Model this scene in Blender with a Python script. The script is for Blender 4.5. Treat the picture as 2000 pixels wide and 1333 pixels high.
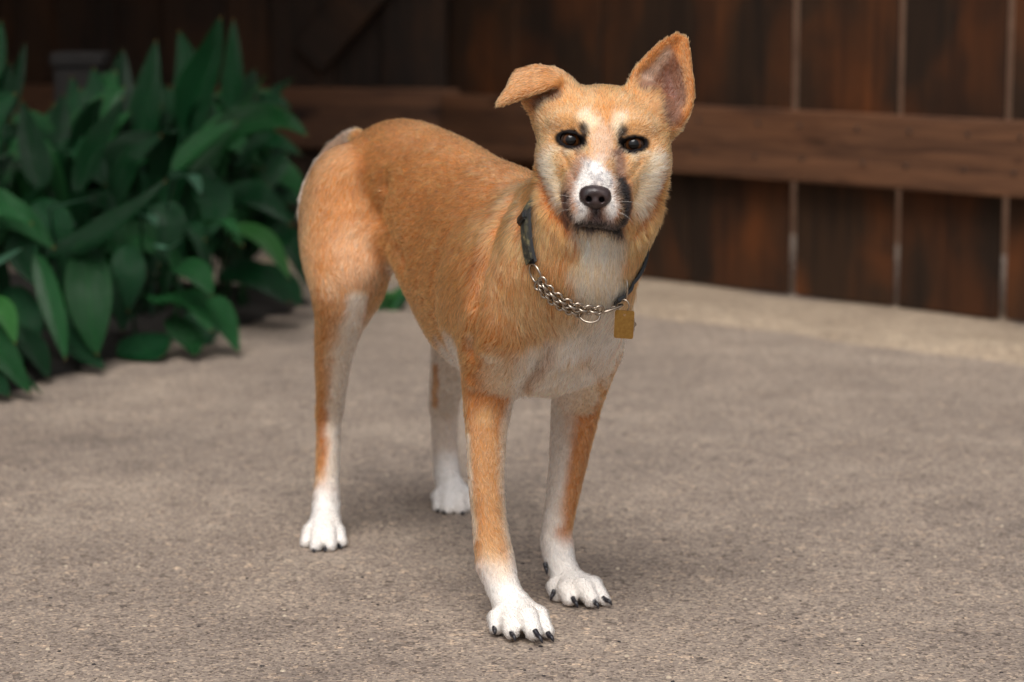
import bpy, bmesh, math, random
import numpy as np
from mathutils import Vector, Matrix
random.seed(7); rng=np.random.default_rng(11)
sc=bpy.context.scene
for o in list(bpy.data.objects): bpy.data.objects.remove(o)
COL=sc.collection
# ============================ camera, sky, sun, exposure ============================
CAM_H=0.66; PITCH=math.radians(8.3); FPX=2000*85/36.0
SP,CP=math.sin(PITCH),math.cos(PITCH)
cam=bpy.data.cameras.new('camera'); cam.lens=85; cam.sensor_width=36; cam.clip_start=.05; cam.clip_end=400
cam.dof.use_dof=True; cam.dof.focus_distance=2.40; cam.dof.aperture_fstop=4.9
camo=bpy.data.objects.new('camera',cam); COL.objects.link(camo)
camo.location=(0,0,CAM_H); camo.rotation_euler=(math.pi/2-PITCH,0,0); sc.camera=camo
SUN_EL,SUN_AZ=math.radians(58),math.radians(190)   # azimuth clockwise from +Y
w=bpy.data.worlds.new('World'); sc.world=w; w.use_nodes=True
wn=w.node_tree; wn.nodes.clear()
sky=wn.nodes.new('ShaderNodeTexSky'); sky.sky_type='NISHITA'; sky.sun_disc=False
sky.sun_elevation=SUN_EL; sky.sun_rotation=SUN_AZ; sky.dust_density=5.0; sky.air_density=1.0; sky.ozone_density=1.0
hs=wn.nodes.new('ShaderNodeHueSaturation'); hs.inputs['Saturation'].default_value=.28
bg=wn.nodes.new('ShaderNodeBackground'); bg.inputs['Strength'].default_value=.105
wo=wn.nodes.new('ShaderNodeOutputWorld')
wn.links.new(sky.outputs[0],hs.inputs['Color']); wn.links.new(hs.outputs[0],bg.inputs['Color']); wn.links.new(bg.outputs[0],wo.inputs['Surface'])
sl=bpy.data.lights.new('sun','SUN'); sl.energy=1.35; sl.angle=math.radians(34); sl.color=(1,.955,.9)
so=bpy.data.objects.new('sun',sl); COL.objects.link(so)
sd=Vector((math.sin(SUN_AZ)*math.cos(SUN_EL),math.cos(SUN_AZ)*math.cos(SUN_EL),math.sin(SUN_EL)))
so.rotation_euler=sd.to_track_quat('Z','Y').to_euler(); so.location=(-2,-3,6)
vs=sc.view_settings; vs.view_transform='Standard'; vs.look='None'; vs.gamma=1; vs.use_curve_mapping=False; vs.exposure=0.5
sc.cycles.max_bounces=8; sc.cycles.diffuse_bounces=4; sc.cycles.transparent_max_bounces=8; sc.cycles.transmission_bounces=6; sc.cycles.glossy_bounces=5
# ============================ helpers ============================
def lin(r,g,b): return tuple(((c/255)/12.92 if c/255<=.04045 else ((c/255+.055)/1.055)**2.4) for c in (r,g,b))
def obj(name,me,mat=None,parent=None):
    o=bpy.data.objects.new(name,me); COL.objects.link(o)
    if mat is not None and not me.materials: me.materials.append(mat)
    if parent is not None: o.parent=parent
    return o
def tag(o,label=None,cat=None,group=None,kind=None):
    if label: o['label']=label
    if cat: o['category']=cat
    if group: o['group']=group
    if kind: o['kind']=kind
    return o
def empty(name,loc):
    o=bpy.data.objects.new(name,None); COL.objects.link(o); o.location=tuple(loc); o.empty_display_size=.05; return o
def mesh(name,V,F,smooth=True):
    me=bpy.data.meshes.new(name); me.from_pydata([tuple(map(float,v)) for v in V],[],[tuple(map(int,f)) for f in F]); me.update()
    if smooth: me.polygons.foreach_set('use_smooth',[True]*len(me.polygons))
    return me
def child_at(o,parent):
    # keep world placement of vertices: parents are unrotated empties
    o.location=-Vector(parent.location)
def mat(name):
    m=bpy.data.materials.new(name); m.use_nodes=True; nt=m.node_tree; b=nt.nodes['Principled BSDF']; return m,nt,b
def nd(nt,t,**kw):
    n=nt.nodes.new(t)
    for k,v in kw.items():
        if k in n.inputs: n.inputs[k].default_value=v
        else: setattr(n,k,v)
    return n
def ramp(nt,src,stops,interp='LINEAR'):
    r=nt.nodes.new('ShaderNodeValToRGB'); r.color_ramp.interpolation=interp
    e=r.color_ramp.elements
    while len(e)<len(stops): e.new(.5)
    for q,(p,c) in zip(e,stops): q.position=p; q.color=(*c,1) if len(c)==3 else c
    nt.links.new(src,r.inputs[0]); return r.outputs[0]
def noise(nt,vec,scale,detail=4,rough=.55,dist=0):
    n=nd(nt,'ShaderNodeTexNoise'); n.inputs['Scale'].default_value=scale; n.inputs['Detail'].default_value=detail; n.inputs['Roughness'].default_value=rough; n.inputs['Distortion'].default_value=dist
    nt.links.new(vec,n.inputs['Vector']); return n.outputs['Fac']
def mapping(nt,vec,scale=(1,1,1),loc=(0,0,0)):
    m=nd(nt,'ShaderNodeMapping'); m.inputs['Scale'].default_value=scale; m.inputs['Location'].default_value=loc; nt.links.new(vec,m.inputs['Vector']); return m.outputs[0]
def mix(nt,f,a,b,mode='MIX'):
    m=nd(nt,'ShaderNodeMix'); m.data_type='RGBA'; m.blend_type=mode
    for s,v in ((m.inputs[0],f),(m.inputs[6],a),(m.inputs[7],b)):
        if hasattr(v,'is_output'): nt.links.new(v,s)
        else: s.default_value=v if isinstance(v,(int,float)) else (*v,1)
    return m.outputs[2]
def math_(nt,op,a,b=0.,clamp=False):
    m=nd(nt,'ShaderNodeMath'); m.operation=op; m.use_clamp=clamp
    for s,v in ((m.inputs[0],a),(m.inputs[1],b)):
        if hasattr(v,'is_output'): nt.links.new(v,s)
        else: s.default_value=v
    return m.outputs[0]
def bump(nt,b,h,strength,dist):
    n=nd(nt,'ShaderNodeBump'); n.inputs['Strength'].default_value=strength; n.inputs['Distance'].default_value=dist
    nt.links.new(h,n.inputs['Height']); nt.links.new(n.outputs[0],b.inputs['Normal'])
def box_mesh(name,x0,x1,y0,y1,z0,z1,bev=.003):
    bm=bmesh.new(); bmesh.ops.create_cube(bm,size=1)
    for v in bm.verts: v.co=((x0+x1)/2+v.co.x*(x1-x0),(y0+y1)/2+v.co.y*(y1-y0),(z0+z1)/2+v.co.z*(z1-z0))
    if bev: bmesh.ops.bevel(bm,geom=bm.edges[:],offset=bev,segments=2,affect='EDGES',profile=.6)
    me=bpy.data.meshes.new(name); bm.to_mesh(me); bm.free(); return me
def tube(name,P,R,seg=8,closed=False):
    P=np.asarray(P,float); n=len(P); R=np.broadcast_to(np.asarray(R,float),(n,))
    if closed: T=np.roll(P,-1,0)-np.roll(P,1,0)
    else: T=np.gradient(P,axis=0)
    T/=np.linalg.norm(T,axis=1,keepdims=True)+1e-12
    u=np.cross(T[0],[0,0,1.]); 
    if np.linalg.norm(u)<.1: u=np.cross(T[0],[1.,0,0])
    V=[];F=[]
    for i in range(n):
        u=u-T[i]*(u@T[i]); u/=np.linalg.norm(u)+1e-12; v=np.cross(T[i],u)
        for k in range(seg):
            a=2*math.pi*k/seg; V.append(P[i]+R[i]*(math.cos(a)*u+math.sin(a)*v))
    m=n if closed else n-1
    for i in range(m):
        j=(i+1)%n
        for k in range(seg): F.append((i*seg+k,i*seg+(k+1)%seg,j*seg+(k+1)%seg,j*seg+k))
    if not closed: F.append(tuple(range(seg))[::-1]); F.append(tuple(range((n-1)*seg,n*seg)))
    return mesh(name,V,F)
# ---- pure numpy dog geometry -------------------------------------------------
def pd(x,y,d):
    xr=(x-1000)/FPX; yd=(y-666.5)/FPX
    return np.array([xr*d, d*(CP-yd*SP), CAM_H-d*(SP+yd*CP)])
def py(x,y,Y):
    yd=(y-666.5)/FPX
    return pd(x,y,Y/(CP-yd*SP))
def project(P):
    P=np.asarray(P); d=P[...,1]*CP-(P[...,2]-CAM_H)*SP
    return 1000+FPX*P[...,0]/d, 666.5+FPX*(-P[...,1]*SP-(P[...,2]-CAM_H)*CP)/d, d
AX=np.array([.4125,-.911]); AX/=np.linalg.norm(AX); LT=np.array([-AX[1],AX[0]]); MID=np.array([-.055,2.689])
def S(s,t,z):
    g=MID+AX*s+LT*t
    return np.array([g[0],g[1],z])
FWD=np.array([AX[0],AX[1],0.]); LEFT=np.array([LT[0],LT[1],0.]); UP=np.array([0,0,1.])
prims=[]
def cone(a,b,ra,rb,k=.02,flow=None,hl=.012):
    a=np.asarray(a,float); b=np.asarray(b,float)
    if flow is None: flow=b-a
    prims.append(('c',a,b,ra,rb,k,np.asarray(flow,float),hl))
def chain(pts,k=.015,flow=None,hl=.012):
    P=np.array([np.append(p,r) for p,r in pts])
    Q=polyl(P,np.linspace(0,1,(len(P)-1)*7+1))
    prims.append(('g',Q[:,:3],None,Q[:,3],None,k,flow,hl))
def ell(c,axes,radii,k=.02,flow=(0,0,-1),hl=.012):
    A=np.array([np.asarray(v,float)/np.linalg.norm(v) for v in axes])
    prims.append(('e',np.asarray(c,float),A,np.asarray(radii,float),None,k,np.asarray(flow,float),hl))
def cloud(pts,r,k=.006,flow=(0,0,1),hl=.004):
    prims.append(('p',np.asarray(pts,float),None,np.asarray(r,float),None,k,np.asarray(flow,float),hl))
def carve(a,b,ra,rb,k=.006):
    prims.append(('x',np.asarray(a,float),np.asarray(b,float),ra,rb,k,None,0))
def px2m(d): return d/FPX
BACK=-FWD+np.array([0,0,-.35])
# ---------------- torso (dog-local: forward, left, up)
def torso():
    ell(S(.100,0,.348),[FWD+.12*UP,LEFT,UP-.12*FWD],(.185,.072,.110),.03,BACK,.010)
    ell(S(.205,.004,.340),[FWD,LEFT,UP],(.085,.078,.102),.03,BACK+np.array([0,0,-.6]),.013)
    ell(S(.08,0,.408),[FWD-.12*UP,LEFT,UP+.12*FWD],(.15,.050,.064),.04,BACK,.010)
    ell(S(-.085,0,.421),[FWD-.05*UP,LEFT,UP+.05*FWD],(.155,.060,.079),.04,BACK,.010)
    ell(S(-.19,0,.434),[FWD,LEFT,UP],(.115,.058,.070),.035,BACK,.010)
    cone(S(-.03,0,.372),S(-.15,0,.398),.062,.044,.04,BACK,.009)
    for sd in (-1,1):
        # haunch
        so=-.214 if sd<0 else -.235
        ell(S(so,sd*.060,.368),[FWD+.25*UP,LEFT,UP-.25*FWD],(.088,.048,.105) if sd<0 else (.075,.045,.085),.028,(-.12,.1,-1),.009)
def flanks():
    for sd in (-1,1):
        prims.append(('x',S(-.135,sd*.108,.415),S(-.085,sd*.110,.335),.040,.036,.03,None,0))
# ---------------- legs
def front_leg(side):
    if side=='R':
        Y0=2.49; m=px2m(2.53)
        L=[(py(985,625,2.46),55),(py(956,735,2.515),47),(py(952,800,2.515),41),(py(950,850,2.505),35),(py(950,940,2.495),30.5),(py(955,1010,2.488),29),(py(962,1065,2.482),31.5),(py(968,1100,2.478),33),(py(978,1135,2.470),29),(py(988,1160,2.464),28.5),(py(1000,1185,2.455),31)]
    else:
        m=px2m(2.62)
        L=[(py(1156,680,2.53),52),(py(1130,770,2.63),46),(py(1120,830,2.635),40),(py(1110,900,2.625),33),(py(1098,975,2.615),27.5),(py(1089,1030,2.608),25.5),(py(1088,1060,2.605),28),(py(1095,1098,2.598),25.5),(py(1110,1138,2.587),28)]
    chain([(p,r*m*1.1) for p,r in L],.028,None,.007)
def paw(cx,cy,Yb,m,toes,heel,hr,k=.0018):
    # toes: list of (x,y,Y,r px) knuckle and (x,y,Y,r) tip
    for (kn,tip) in toes:
        a=py(*kn[:3]); b=py(*tip[:3])
        cone(heel,a,hr,kn[3]*m,.006,None,.005)
        cone(a,b,kn[3]*m,tip[3]*m,k,None,.005)
CLAWS=[]
def paws():
    m=px2m(2.48)
    toesR=[((972,1208,2.432,19),(971,1226,2.420,15)),((997,1214,2.415,20),(999,1232,2.398,16)),
           ((1030,1206,2.408,21),(1042,1234,2.388,16)),((1052,1202,2.424,18),(1069,1234,2.404,13))]
    paw(0,0,0,m,toesR,py(1003,1187,2.450),29*m)
    CLAWS.extend([(py(1001,1238,2.388),py(1008,1253,2.378)),(py(1050,1238,2.376),py(1062,1258,2.366)),(py(1074,1240,2.394),py(1083,1254,2.386)),(py(966,1228,2.412),py(967,1240,2.404))])
    m=px2m(2.6)
    toesL=[((1085,1145,2.575,17),(1089,1164,2.560,14)),((1107,1152,2.552,19),(1113,1170,2.538,15)),
           ((1140,1148,2.546,20),(1155,1171,2.530,15)),((1158,1143,2.556,17),(1180,1172,2.540,12))]
    paw(0,0,0,m,toesL,py(1115,1140,2.580),26*m)
    CLAWS.extend([(py(1080,1158,2.552),py(1075,1174,2.546)),(py(1122,1172,2.528),py(1130,1188,2.520)),(py(1163,1176,2.522),py(1171,1190,2.516)),(py(1184,1170,2.534),py(1198,1182,2.527)),
                  (py(1066,1106,2.590),py(1069,1124,2.584))])
    m=px2m(2.88)
    toesB=[((606,1037,2.838,14),(597,1060,2.818,11)),((622,1042,2.822,15),(617,1067,2.800,12)),
           ((642,1042,2.822,15),(645,1067,2.800,12)),((658,1036,2.838,14),(667,1059,2.818,11))]
    paw(0,0,0,m,toesB,py(636,1012,2.855),22*m)
    CLAWS.extend([(py(636,1068,2.796),py(634,1083,2.788)),(py(613,1072,2.796),py(614,1085,2.788)),(py(662,1064,2.812),py(669,1075,2.804))])
    m=px2m(3.1)
    toesC=[((858,970,3.040,14),(857,993,3.020,11)),((876,972,3.028,15),(873,998,3.006,12)),
           ((896,971,3.028,15),(899,997,3.006,12)),((910,967,3.040,14),(913,991,3.020,11))]
    paw(0,0,0,m,toesC,py(880,950,3.055),21*m)
    CLAWS.extend([(py(868,1000,3.0),py(871,1011,2.994)),(py(903,1000,3.0),py(906,1012,2.994)),(py(855,998,3.014),py(852,1007,3.008))])
def hind_legs():
    m=px2m(2.93)
    L=[(py(692,400,2.86),80),(py(672,490,2.83),72),(py(668,560,2.80),54),(py(664,620,2.815),43),(py(653,680,2.845),34),(py(648,735,2.875),28),(py(645,785,2.9),24),(py(642,825,2.908),21),(py(641,870,2.9),20),(py(639,930,2.885),20),(py(637,985,2.87),23),(py(636,1012,2.86),22)]
    chain([(p,r*m*1.08) for p,r in L],.014,None,.009)
    cone(py(643,800,2.91),py(632,812,2.93),18*m,14*m,.01,(0,0,-1),.007)
    cone(py(690,540,2.79),py(686,610,2.80),36*m,20*m,.02,(0,0,-1),.009)
    m=px2m(3.1)
    L=[(py(870,470,3.0),55),(py(890,600,2.97),46),(py(884,690,2.99),36),(py(874,745,3.04),30),(py(868,790,3.08),25),(py(868,830,3.085),22),(py(870,880,3.08),21),(py(874,930,3.07),22),(py(880,950,3.06),21)]
    chain([(p,r*m*1.08) for p,r in L],.014,None,.009)
    cone(py(866,785,3.08),py(853,790,3.10),16*m,13*m,.01,(0,0,-1),.007)
TAIL=[]
def tail():
    m=px2m(2.98)
    L=[(py(724,296,2.93),22),(py(694,268,2.97),14),(py(664,283,3.01),14),(py(636,318,3.03),16),(py(611,365,3.03),17),(py(600,410,3.02),16),(py(601,450,3.01),12),(py(606,478,3.0),6)]
    TAIL.clear(); TAIL.extend([(p,r*m) for p,r in L])
    chain([(p,r*m) for p,r in L],.010,None,.014)
# ---------------- neck and head
DE=2.385
HM=px2m(DE)
def hp(x,y,w): return pd(x,y,DE-w*HM)
CR=np.array([1.,0,0]); CU=np.array([0,SP,CP]); CF=np.array([0,-CP,SP])
_c,_s=math.cos(math.radians(3.5)),math.sin(math.radians(3.5))
HR=CR*_c-CU*_s; HU=CU*_c+CR*_s; HF=CF
def neck():
    down=np.array([.0,-.1,-1]); side=-FWD*.8-UP*.8-LEFT*.25
    chain([(S(.185,.0,.345),.084),(py(1114,468,2.475),.069),(hp(1162,400,-110),.062),(hp(1178,320,-125),.062)],.025,side,.013)
    ell(S(.155,-.048,.345),[FWD*.5+UP,LEFT,FWD-.5*UP],(.088,.036,.055),.016,side,.011)
    ell(S(.155,.048,.345),[FWD*.5+UP,LEFT,FWD-.5*UP],(.088,.036,.055),.016,side,.011)
    chain([(S(.225,.0,.35),.078),(py(1124,520,2.42),.060),(hp(1150,440,-65),.054),(hp(1166,395,-70),.054)],.03,down,.015)
def head():
    up=-HF+.4*HU
    ell(hp(1180,254,-85),[HR,HU,HF],(118*HM,88*HM,95*HM),.012,up,.0065)
    ell(hp(1176,300,-75),[HR,HU,HF],(118*HM,80*HM,80*HM),.012,up,.008)
    for sx,cx,cy in ((-1,1096,312),(1,1262,322)):
        ell(hp(cx,cy,-48),[HR,HU,HF],(46*HM,66*HM,52*HM),.014,(-HF+sx*.7*HR-.6*HU),.009)
    ell(hp(1092,225,-80),[HR+.5*HU,HU-.5*HR,HF],(52*HM,52*HM,55*HM),.016,up-.5*HR,.008)
    ell(hp(1270,242,-85),[HR,HU,HF],(40*HM,50*HM,48*HM),.016,up+.5*HR,.008)
    for cx,cy in ((1121,238),(1234,246)):
        ell(hp(cx,cy,-18),[HR,HU,HF],(46*HM,28*HM,31*HM),.010,up,.005)
    # muzzle bridge
    chain([(hp(1176,262,-30),46*HM),(hp(1173,305,10),42*HM),(hp(1168,345,62),35*HM),(hp(1164,374,96),27*HM)],.010,-HF+.1*HU,.006)
    # zygomatic under the eyes
    cone(hp(1125,305,-10),hp(1140,350,25),32*HM,30*HM,.012,-HF-.3*HU,.007)
    cone(hp(1232,313,-10),hp(1206,352,25),32*HM,30*HM,.012,-HF-.3*HU,.007)
    # flews
    cone(hp(1134,360,40),hp(1133,412,82),32*HM,28*HM,.010,-HF-.2*HU-.3*HR,.007)
    cone(hp(1205,364,40),hp(1199,417,82),32*HM,29*HM,.010,-HF-.2*HU+.3*HR,.007)
    cone(hp(1141,398,95),hp(1184,400,95),24*HM,24*HM,.008,-HF,.006)
    ell(hp(1134,388,70),[HR,HU,HF],(29*HM,36*HM,36*HM),.008,-HF-.3*HR,.006)
    ell(hp(1200,392,70),[HR,HU,HF],(29*HM,38*HM,36*HM),.008,-HF+.3*HR,.006)
    # lower jaw
    chain([(hp(1172,392,-20),46*HM),(hp(1168,412,40),31*HM),(hp(1163,419,84),20*HM)],.008,-HF-.4*HU,.006)
ER=24.0*HM
EYES=[hp(1114.5,276,-13),hp(1236.5,284,-13)]
def almond(c,side,n=40,a=26.5,up=14.3,lo=13.):
    # outline of the lid opening on the eyeball, px offsets in the head frame
    q=[]
    for i in range(n):
        t=2*math.pi*i/n; x=a*math.cos(t); y=(up if math.sin(t)>0 else lo)*math.copysign(abs(math.sin(t))**1.15,math.sin(t))
        y-=side*x*.16                      # inner corner lower
        w=math.sqrt(max(28.**2-x*x-y*y,25.))+1.
        q.append(c+(HR*x+HU*y+HF*w)*HM)
    return np.array(q)
def sockets():
    for i,c in enumerate(EYES):
        prims.append(('x',c,c+HF*1e-5,ER*1.02,ER*1.02,.002,None,0))
        for dx in (-13,-5,5,13):
            prims.append(('x',c+HR*dx*HM+HF*10*HM,c+HR*dx*HM*1.2+HF*45*HM,(10.5 if abs(dx)>6 else 13.8)*HM,(12 if abs(dx)>6 else 16)*HM,.003,None,0))
        cloud(almond(c,1 if i==0 else -1),np.full(40,3.6*HM),.004,HU,.001)
    P=[hp(1124,441,96),hp(1142,440,104),hp(1165,439,108),hp(1188,443,104),hp(1204,447,92)]
    for u,v in zip(P[:-1],P[1:]): prims.append(('x',u,v,4*HM,4*HM,.003,None,0))
def nose_prims():
    L=[]
    def e(c,r,k,ax=None): L.append(('e',c,np.array([HR,HU,HF]) if ax is None else ax,np.asarray(r,float)*HM,None,k*HM,None,0))
    e(hp(1162,377,113),(28,15,24),4); e(hp(1146,386,112),(15,17,22),8); e(hp(1179,387,112),(15,17,22),8); e(hp(1163,395,112),(16,15,22),8)
    def x(a,b,ra,rb,k): L.append(('x',a,b,ra*HM,rb*HM,k*HM,None,0))
    x(hp(1149,390,140),hp(1151,389,112),6.5,4,4); x(hp(1176,391,140),hp(1174,390,112),6.5,4,4)
    x(hp(1143,394,140),hp(1136,398,118),3,2.2,3); x(hp(1182,395,140),hp(1190,399,118),3,2.2,3)
    x(hp(1163,398,142),hp(1163,414,134),1.6,1.6,3)
    return L
def lerp(a,b,t): return a+(b-a)*t
def polyl(pts,t):
    pts=np.asarray(pts,float); n=len(pts)-1; x=np.clip(t,0,1)*n; i=np.minimum(x.astype(int),n-1); f=(x-i)[...,None]
    # catmull-rom
    p0=pts[np.maximum(i-1,0)];p1=pts[i];p2=pts[i+1];p3=pts[np.minimum(i+2,n)]
    return .5*((2*p1)+(-p0+p2)*f+(2*p0-5*p1+4*p2-p3)*f**2+(-p0+3*p1-3*p2+p3)*f**3)
def ear_sheet(Lp,Rp,cup,n=44,mm=26):
    v=np.linspace(0,1,n); u=np.linspace(0,1,mm)
    A=polyl(Lp,v)[:,None,:]; B=polyl(Rp,v)[:,None,:]; U=u[None,:,None]
    P=A*(1-U)+B*U
    c=np.interp(v,np.linspace(0,1,len(cup)),cup)[:,None]
    P[...,2]-=c*(1-(2*u[None,:]-1)**2)
    return P.reshape(-1,3)
def ears():
    # erect ear (image right): left/outer edges base->tip, px x,y,w
    Lp=[(1226,178,-62),(1238,146,-72),(1262,115,-82),(1294,86,-92),(1322,70,-98)]
    Rp=[(1322,250,-54),(1343,220,-50),(1351,182,-58),(1346,128,-80),(1340,78,-97)]
    P=ear_sheet(Lp,Rp,(44,46,38,20,4))
    cloud([hp(*q) for q in P],np.full(len(P),6.*HM),.006,HU*1.,.005)
    # folded ear (image left): rising sheet, then the flap that falls forward
    Lp=[(1052,240,-70),(1034,205,-74),(1014,165,-80),(1012,143,-80)]
    Rp=[(1112,190,-42),(1112,172,-50),(1104,152,-62),(1085,140,-68)]
    P=ear_sheet(Lp,Rp,(36,36,24,8),30,24); P[:,1]-=0
    cloud([hp(*q) for q in P],np.full(len(P),6.*HM),.006,HU*1.,.005)
    n,mm=36,28; v=np.linspace(0,1,n); u=np.linspace(0,1,mm)
    Lp=[(1012,145,-80),(1004,151,-68),(992,175,-52),(974,202,-42)]
    Rp=[(1088,142,-68),(1096,158,-42),(1062,174,-26),(980,203,-40)]
    P=ear_sheet(Lp,Rp,(-4,-8,-8,0),n,mm).reshape(n,mm,3)
    P[...,1]-=(np.sin(u*np.pi)[None,:]*np.clip(1-v*1.6,0,1)[:,None])*12
    P=P.reshape(-1,3)
    cloud([hp(*q) for q in P],np.full(len(P),5.5*HM),.005,-HR*.8-HU*.4+HF*.3,.005)
    cone(hp(1100,185,-75),hp(1050,190,-75),30*HM,22*HM,.012,HU-HR,.01)
    cone(hp(1262,190,-80),hp(1308,236,-85),28*HM,25*HM,.014,HU+HR,.01)
def build():
    prims.clear(); CLAWS.clear()
    torso(); flanks(); tail(); neck(); front_leg('R'); front_leg('L'); hind_legs(); paws(); head(); ears(); sockets()
# ---------------- implicit surface
LO=np.array([-.31,2.26,-.006]); HI=np.array([.23,3.16,.66])
def field(VX,prims,LO,HI):
    n=np.ceil((HI-LO)/VX).astype(int)+1
    D=np.full(n,.05,np.float32)
    ax=[(LO[i]+VX*np.arange(n[i])).astype(np.float32) for i in range(3)]
    def box(lo,hi):
        a=np.clip(np.floor((lo-LO)/VX).astype(int),0,n-1); b=np.clip(np.ceil((hi-LO)/VX).astype(int)+1,1,n)
        return tuple(slice(a[i],b[i]) for i in range(3))
    def cap(sl,a,b,ra,rb):
        X=ax[0][sl[0]][:,None,None]-np.float32(a[0]);Y=ax[1][sl[1]][None,:,None]-np.float32(a[1]);Z=ax[2][sl[2]][None,None,:]-np.float32(a[2])
        ba=(b-a).astype(np.float32); bb=max(float(ba@ba),1e-9)
        h=np.clip((X*ba[0]+Y*ba[1]+Z*ba[2])/bb,0,1)
        return np.sqrt((X-h*ba[0])**2+(Y-h*ba[1])**2+(Z-h*ba[2])**2)-(ra+(rb-ra)*h)
    for P in prims:
        ty,k=P[0],P[5]; pad=k*1.2+2*VX
        if ty in 'cx':
            a,b,ra,rb=P[1:5]; R=max(ra,rb)+pad
            sl=box(np.minimum(a,b)-R,np.maximum(a,b)+R); d=cap(sl,a,b,ra,rb)
        elif ty=='e':
            c,A,r=P[1:4]; R=r.max()+pad; sl=box(c-R,c+R)
            X=ax[0][sl[0]][:,None,None]-c[0];Y=ax[1][sl[1]][None,:,None]-c[1];Z=ax[2][sl[2]][None,None,:]-c[2]
            q=[(X*A[i,0]+Y*A[i,1]+Z*A[i,2])/r[i] for i in range(3)]
            k0=np.sqrt(q[0]**2+q[1]**2+q[2]**2); k1=np.sqrt((q[0]/r[0])**2+(q[1]/r[1])**2+(q[2]/r[2])**2)
            d=(k0*(k0-1)/np.maximum(k1,1e-6)).astype(np.float32)
        else:
            pts,r=P[1],P[3]; R=r.max()+pad
            sl=box(pts.min(0)-R,pts.max(0)+R)
            d=np.full(D[sl].shape,.05,np.float32)
            o=np.array([s.start for s in sl])
            if ty=='g':
                for p,q,r0,r1 in zip(pts[:-1],pts[1:],r[:-1],r[1:]):
                    s2=box(np.minimum(p,q)-R,np.maximum(p,q)+R); s3=tuple(slice(s2[i].start-o[i],s2[i].stop-o[i]) for i in range(3))
                    d[s3]=np.minimum(d[s3],cap(s2,p,q,r0,r1))
            for p,rr in zip(pts,r) if ty=='p' else ():
                s2=box(p-R,p+R); s3=tuple(slice(s2[i].start-o[i],s2[i].stop-o[i]) for i in range(3))
                X=ax[0][s2[0]][:,None,None]-np.float32(p[0]);Y=ax[1][s2[1]][None,:,None]-np.float32(p[1]);Z=ax[2][s2[2]][None,None,:]-np.float32(p[2])
                d[s3]=np.minimum(d[s3],np.sqrt(X*X+Y*Y+Z*Z)-rr)
        e=D[sl]
        if ty=='x':
            d=-d; h=np.maximum(k-np.abs(e-d),0)/k; D[sl]=np.maximum(e,d)+h*h*k*.25
        else:
            h=np.maximum(k-np.abs(e-d),0)/k; D[sl]=np.minimum(e,d)-h*h*k*.25
    return D,n
def surface(VX,prims=prims,LO=LO,HI=HI,its=5):
    D,n=field(VX,prims,LO,HI)
    s=D<0
    c=np.zeros(tuple(n-1),np.int8)
    for i in (0,1):
        for j in (0,1):
            for k in (0,1): c+=s[i:n[0]-1+i,j:n[1]-1+j,k:n[2]-1+k]
    act=(c>0)&(c<8)
    idx=np.argwhere(act); vid=np.full(act.shape,-1,np.int32); vid[act]=np.arange(len(idx))
    acc=np.zeros((len(idx),3)); cnt=np.zeros(len(idx))
    cor=[(i,j,k) for i in (0,1) for j in (0,1) for k in (0,1)]
    val={q:D[idx[:,0]+q[0],idx[:,1]+q[1],idx[:,2]+q[2]] for q in cor}
    for a in cor:
        for ax in range(3):
            if a[ax]==0:
                b=list(a); b[ax]=1; b=tuple(b)
                va,vb=val[a],val[b]; m=(va<0)!=(vb<0)
                t=np.where(m,va/np.where(m,va-vb,1),0)
                p=np.tile(np.array(a,float),(len(idx),1)); p[:,ax]=t
                acc[m]+=p[m]; cnt[m]+=1
    V=LO+VX*(idx+acc/cnt[:,None])
    F=[]
    for ax in range(3):
        o=[(ax+1)%3,(ax+2)%3]
        sl0=[slice(0,n[i]-1) for i in range(3)]
        A=s; sh=[slice(None)]*3
        s0=[slice(1,n[i]-1) for i in range(3)]; s1=list(s0); s0[ax]=slice(0,n[ax]-1); s1[ax]=slice(1,n[ax])
        a=A[tuple(s0)]; b=A[tuple(s1)]
        for flip,m in ((False,a&~b),(True,~a&b)):
            e=np.argwhere(m)
            base=e.copy()
            base[:,o[0]]+=1; base[:,o[1]]+=1   # grid vertex index
            q=[]
            for (du,dv) in ((-1,-1),(0,-1),(0,0),(-1,0)):
                cc=base.copy(); cc[:,o[0]]+=du; cc[:,o[1]]+=dv
                q.append(vid[cc[:,0],cc[:,1],cc[:,2]])
            q=np.stack(q,1)
            if flip: q=q[:,::-1]
            F.append(q)
    F=np.concatenate(F)
    # smoothing; head and feet keep their detail
    soft=np.clip((V[:,2:3]-.12)/.06,0,1)*np.clip((.09-np.abs(V[:,2:3]-.29))/.03+1.,0,1)*np.clip((np.linalg.norm(V-hp(1176,300,0),axis=1)[:,None]-.11)/.04,0,1) if its==5 else 1.
    E=np.concatenate([F[:,[0,1]],F[:,[1,2]],F[:,[2,3]],F[:,[3,0]]])
    deg=np.bincount(E.ravel(),minlength=len(V))[:,None]
    for it,lam in enumerate((.5,-.52,.5,-.52,.5)[:its]+(.5,)*(12 if its==5 else 0)):
        acc=np.zeros_like(V)
        for q in range(3):
            acc[:,q]=np.bincount(E[:,0],V[E[:,1],q],len(V))+np.bincount(E[:,1],V[E[:,0],q],len(V))
        V=V+(lam if it<5 else lam*soft)*(acc/deg-V)
    return V,F
def vnormals(V,F):
    fn=np.cross(V[F[:,2]]-V[F[:,0]],V[F[:,3]]-V[F[:,1]])
    N=np.zeros_like(V)
    for i in range(4):
        for q in range(3): N[:,q]+=np.bincount(F[:,i],fn[:,q],len(V))
    return N/np.maximum(np.linalg.norm(N,axis=1,keepdims=True),1e-12)
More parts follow.
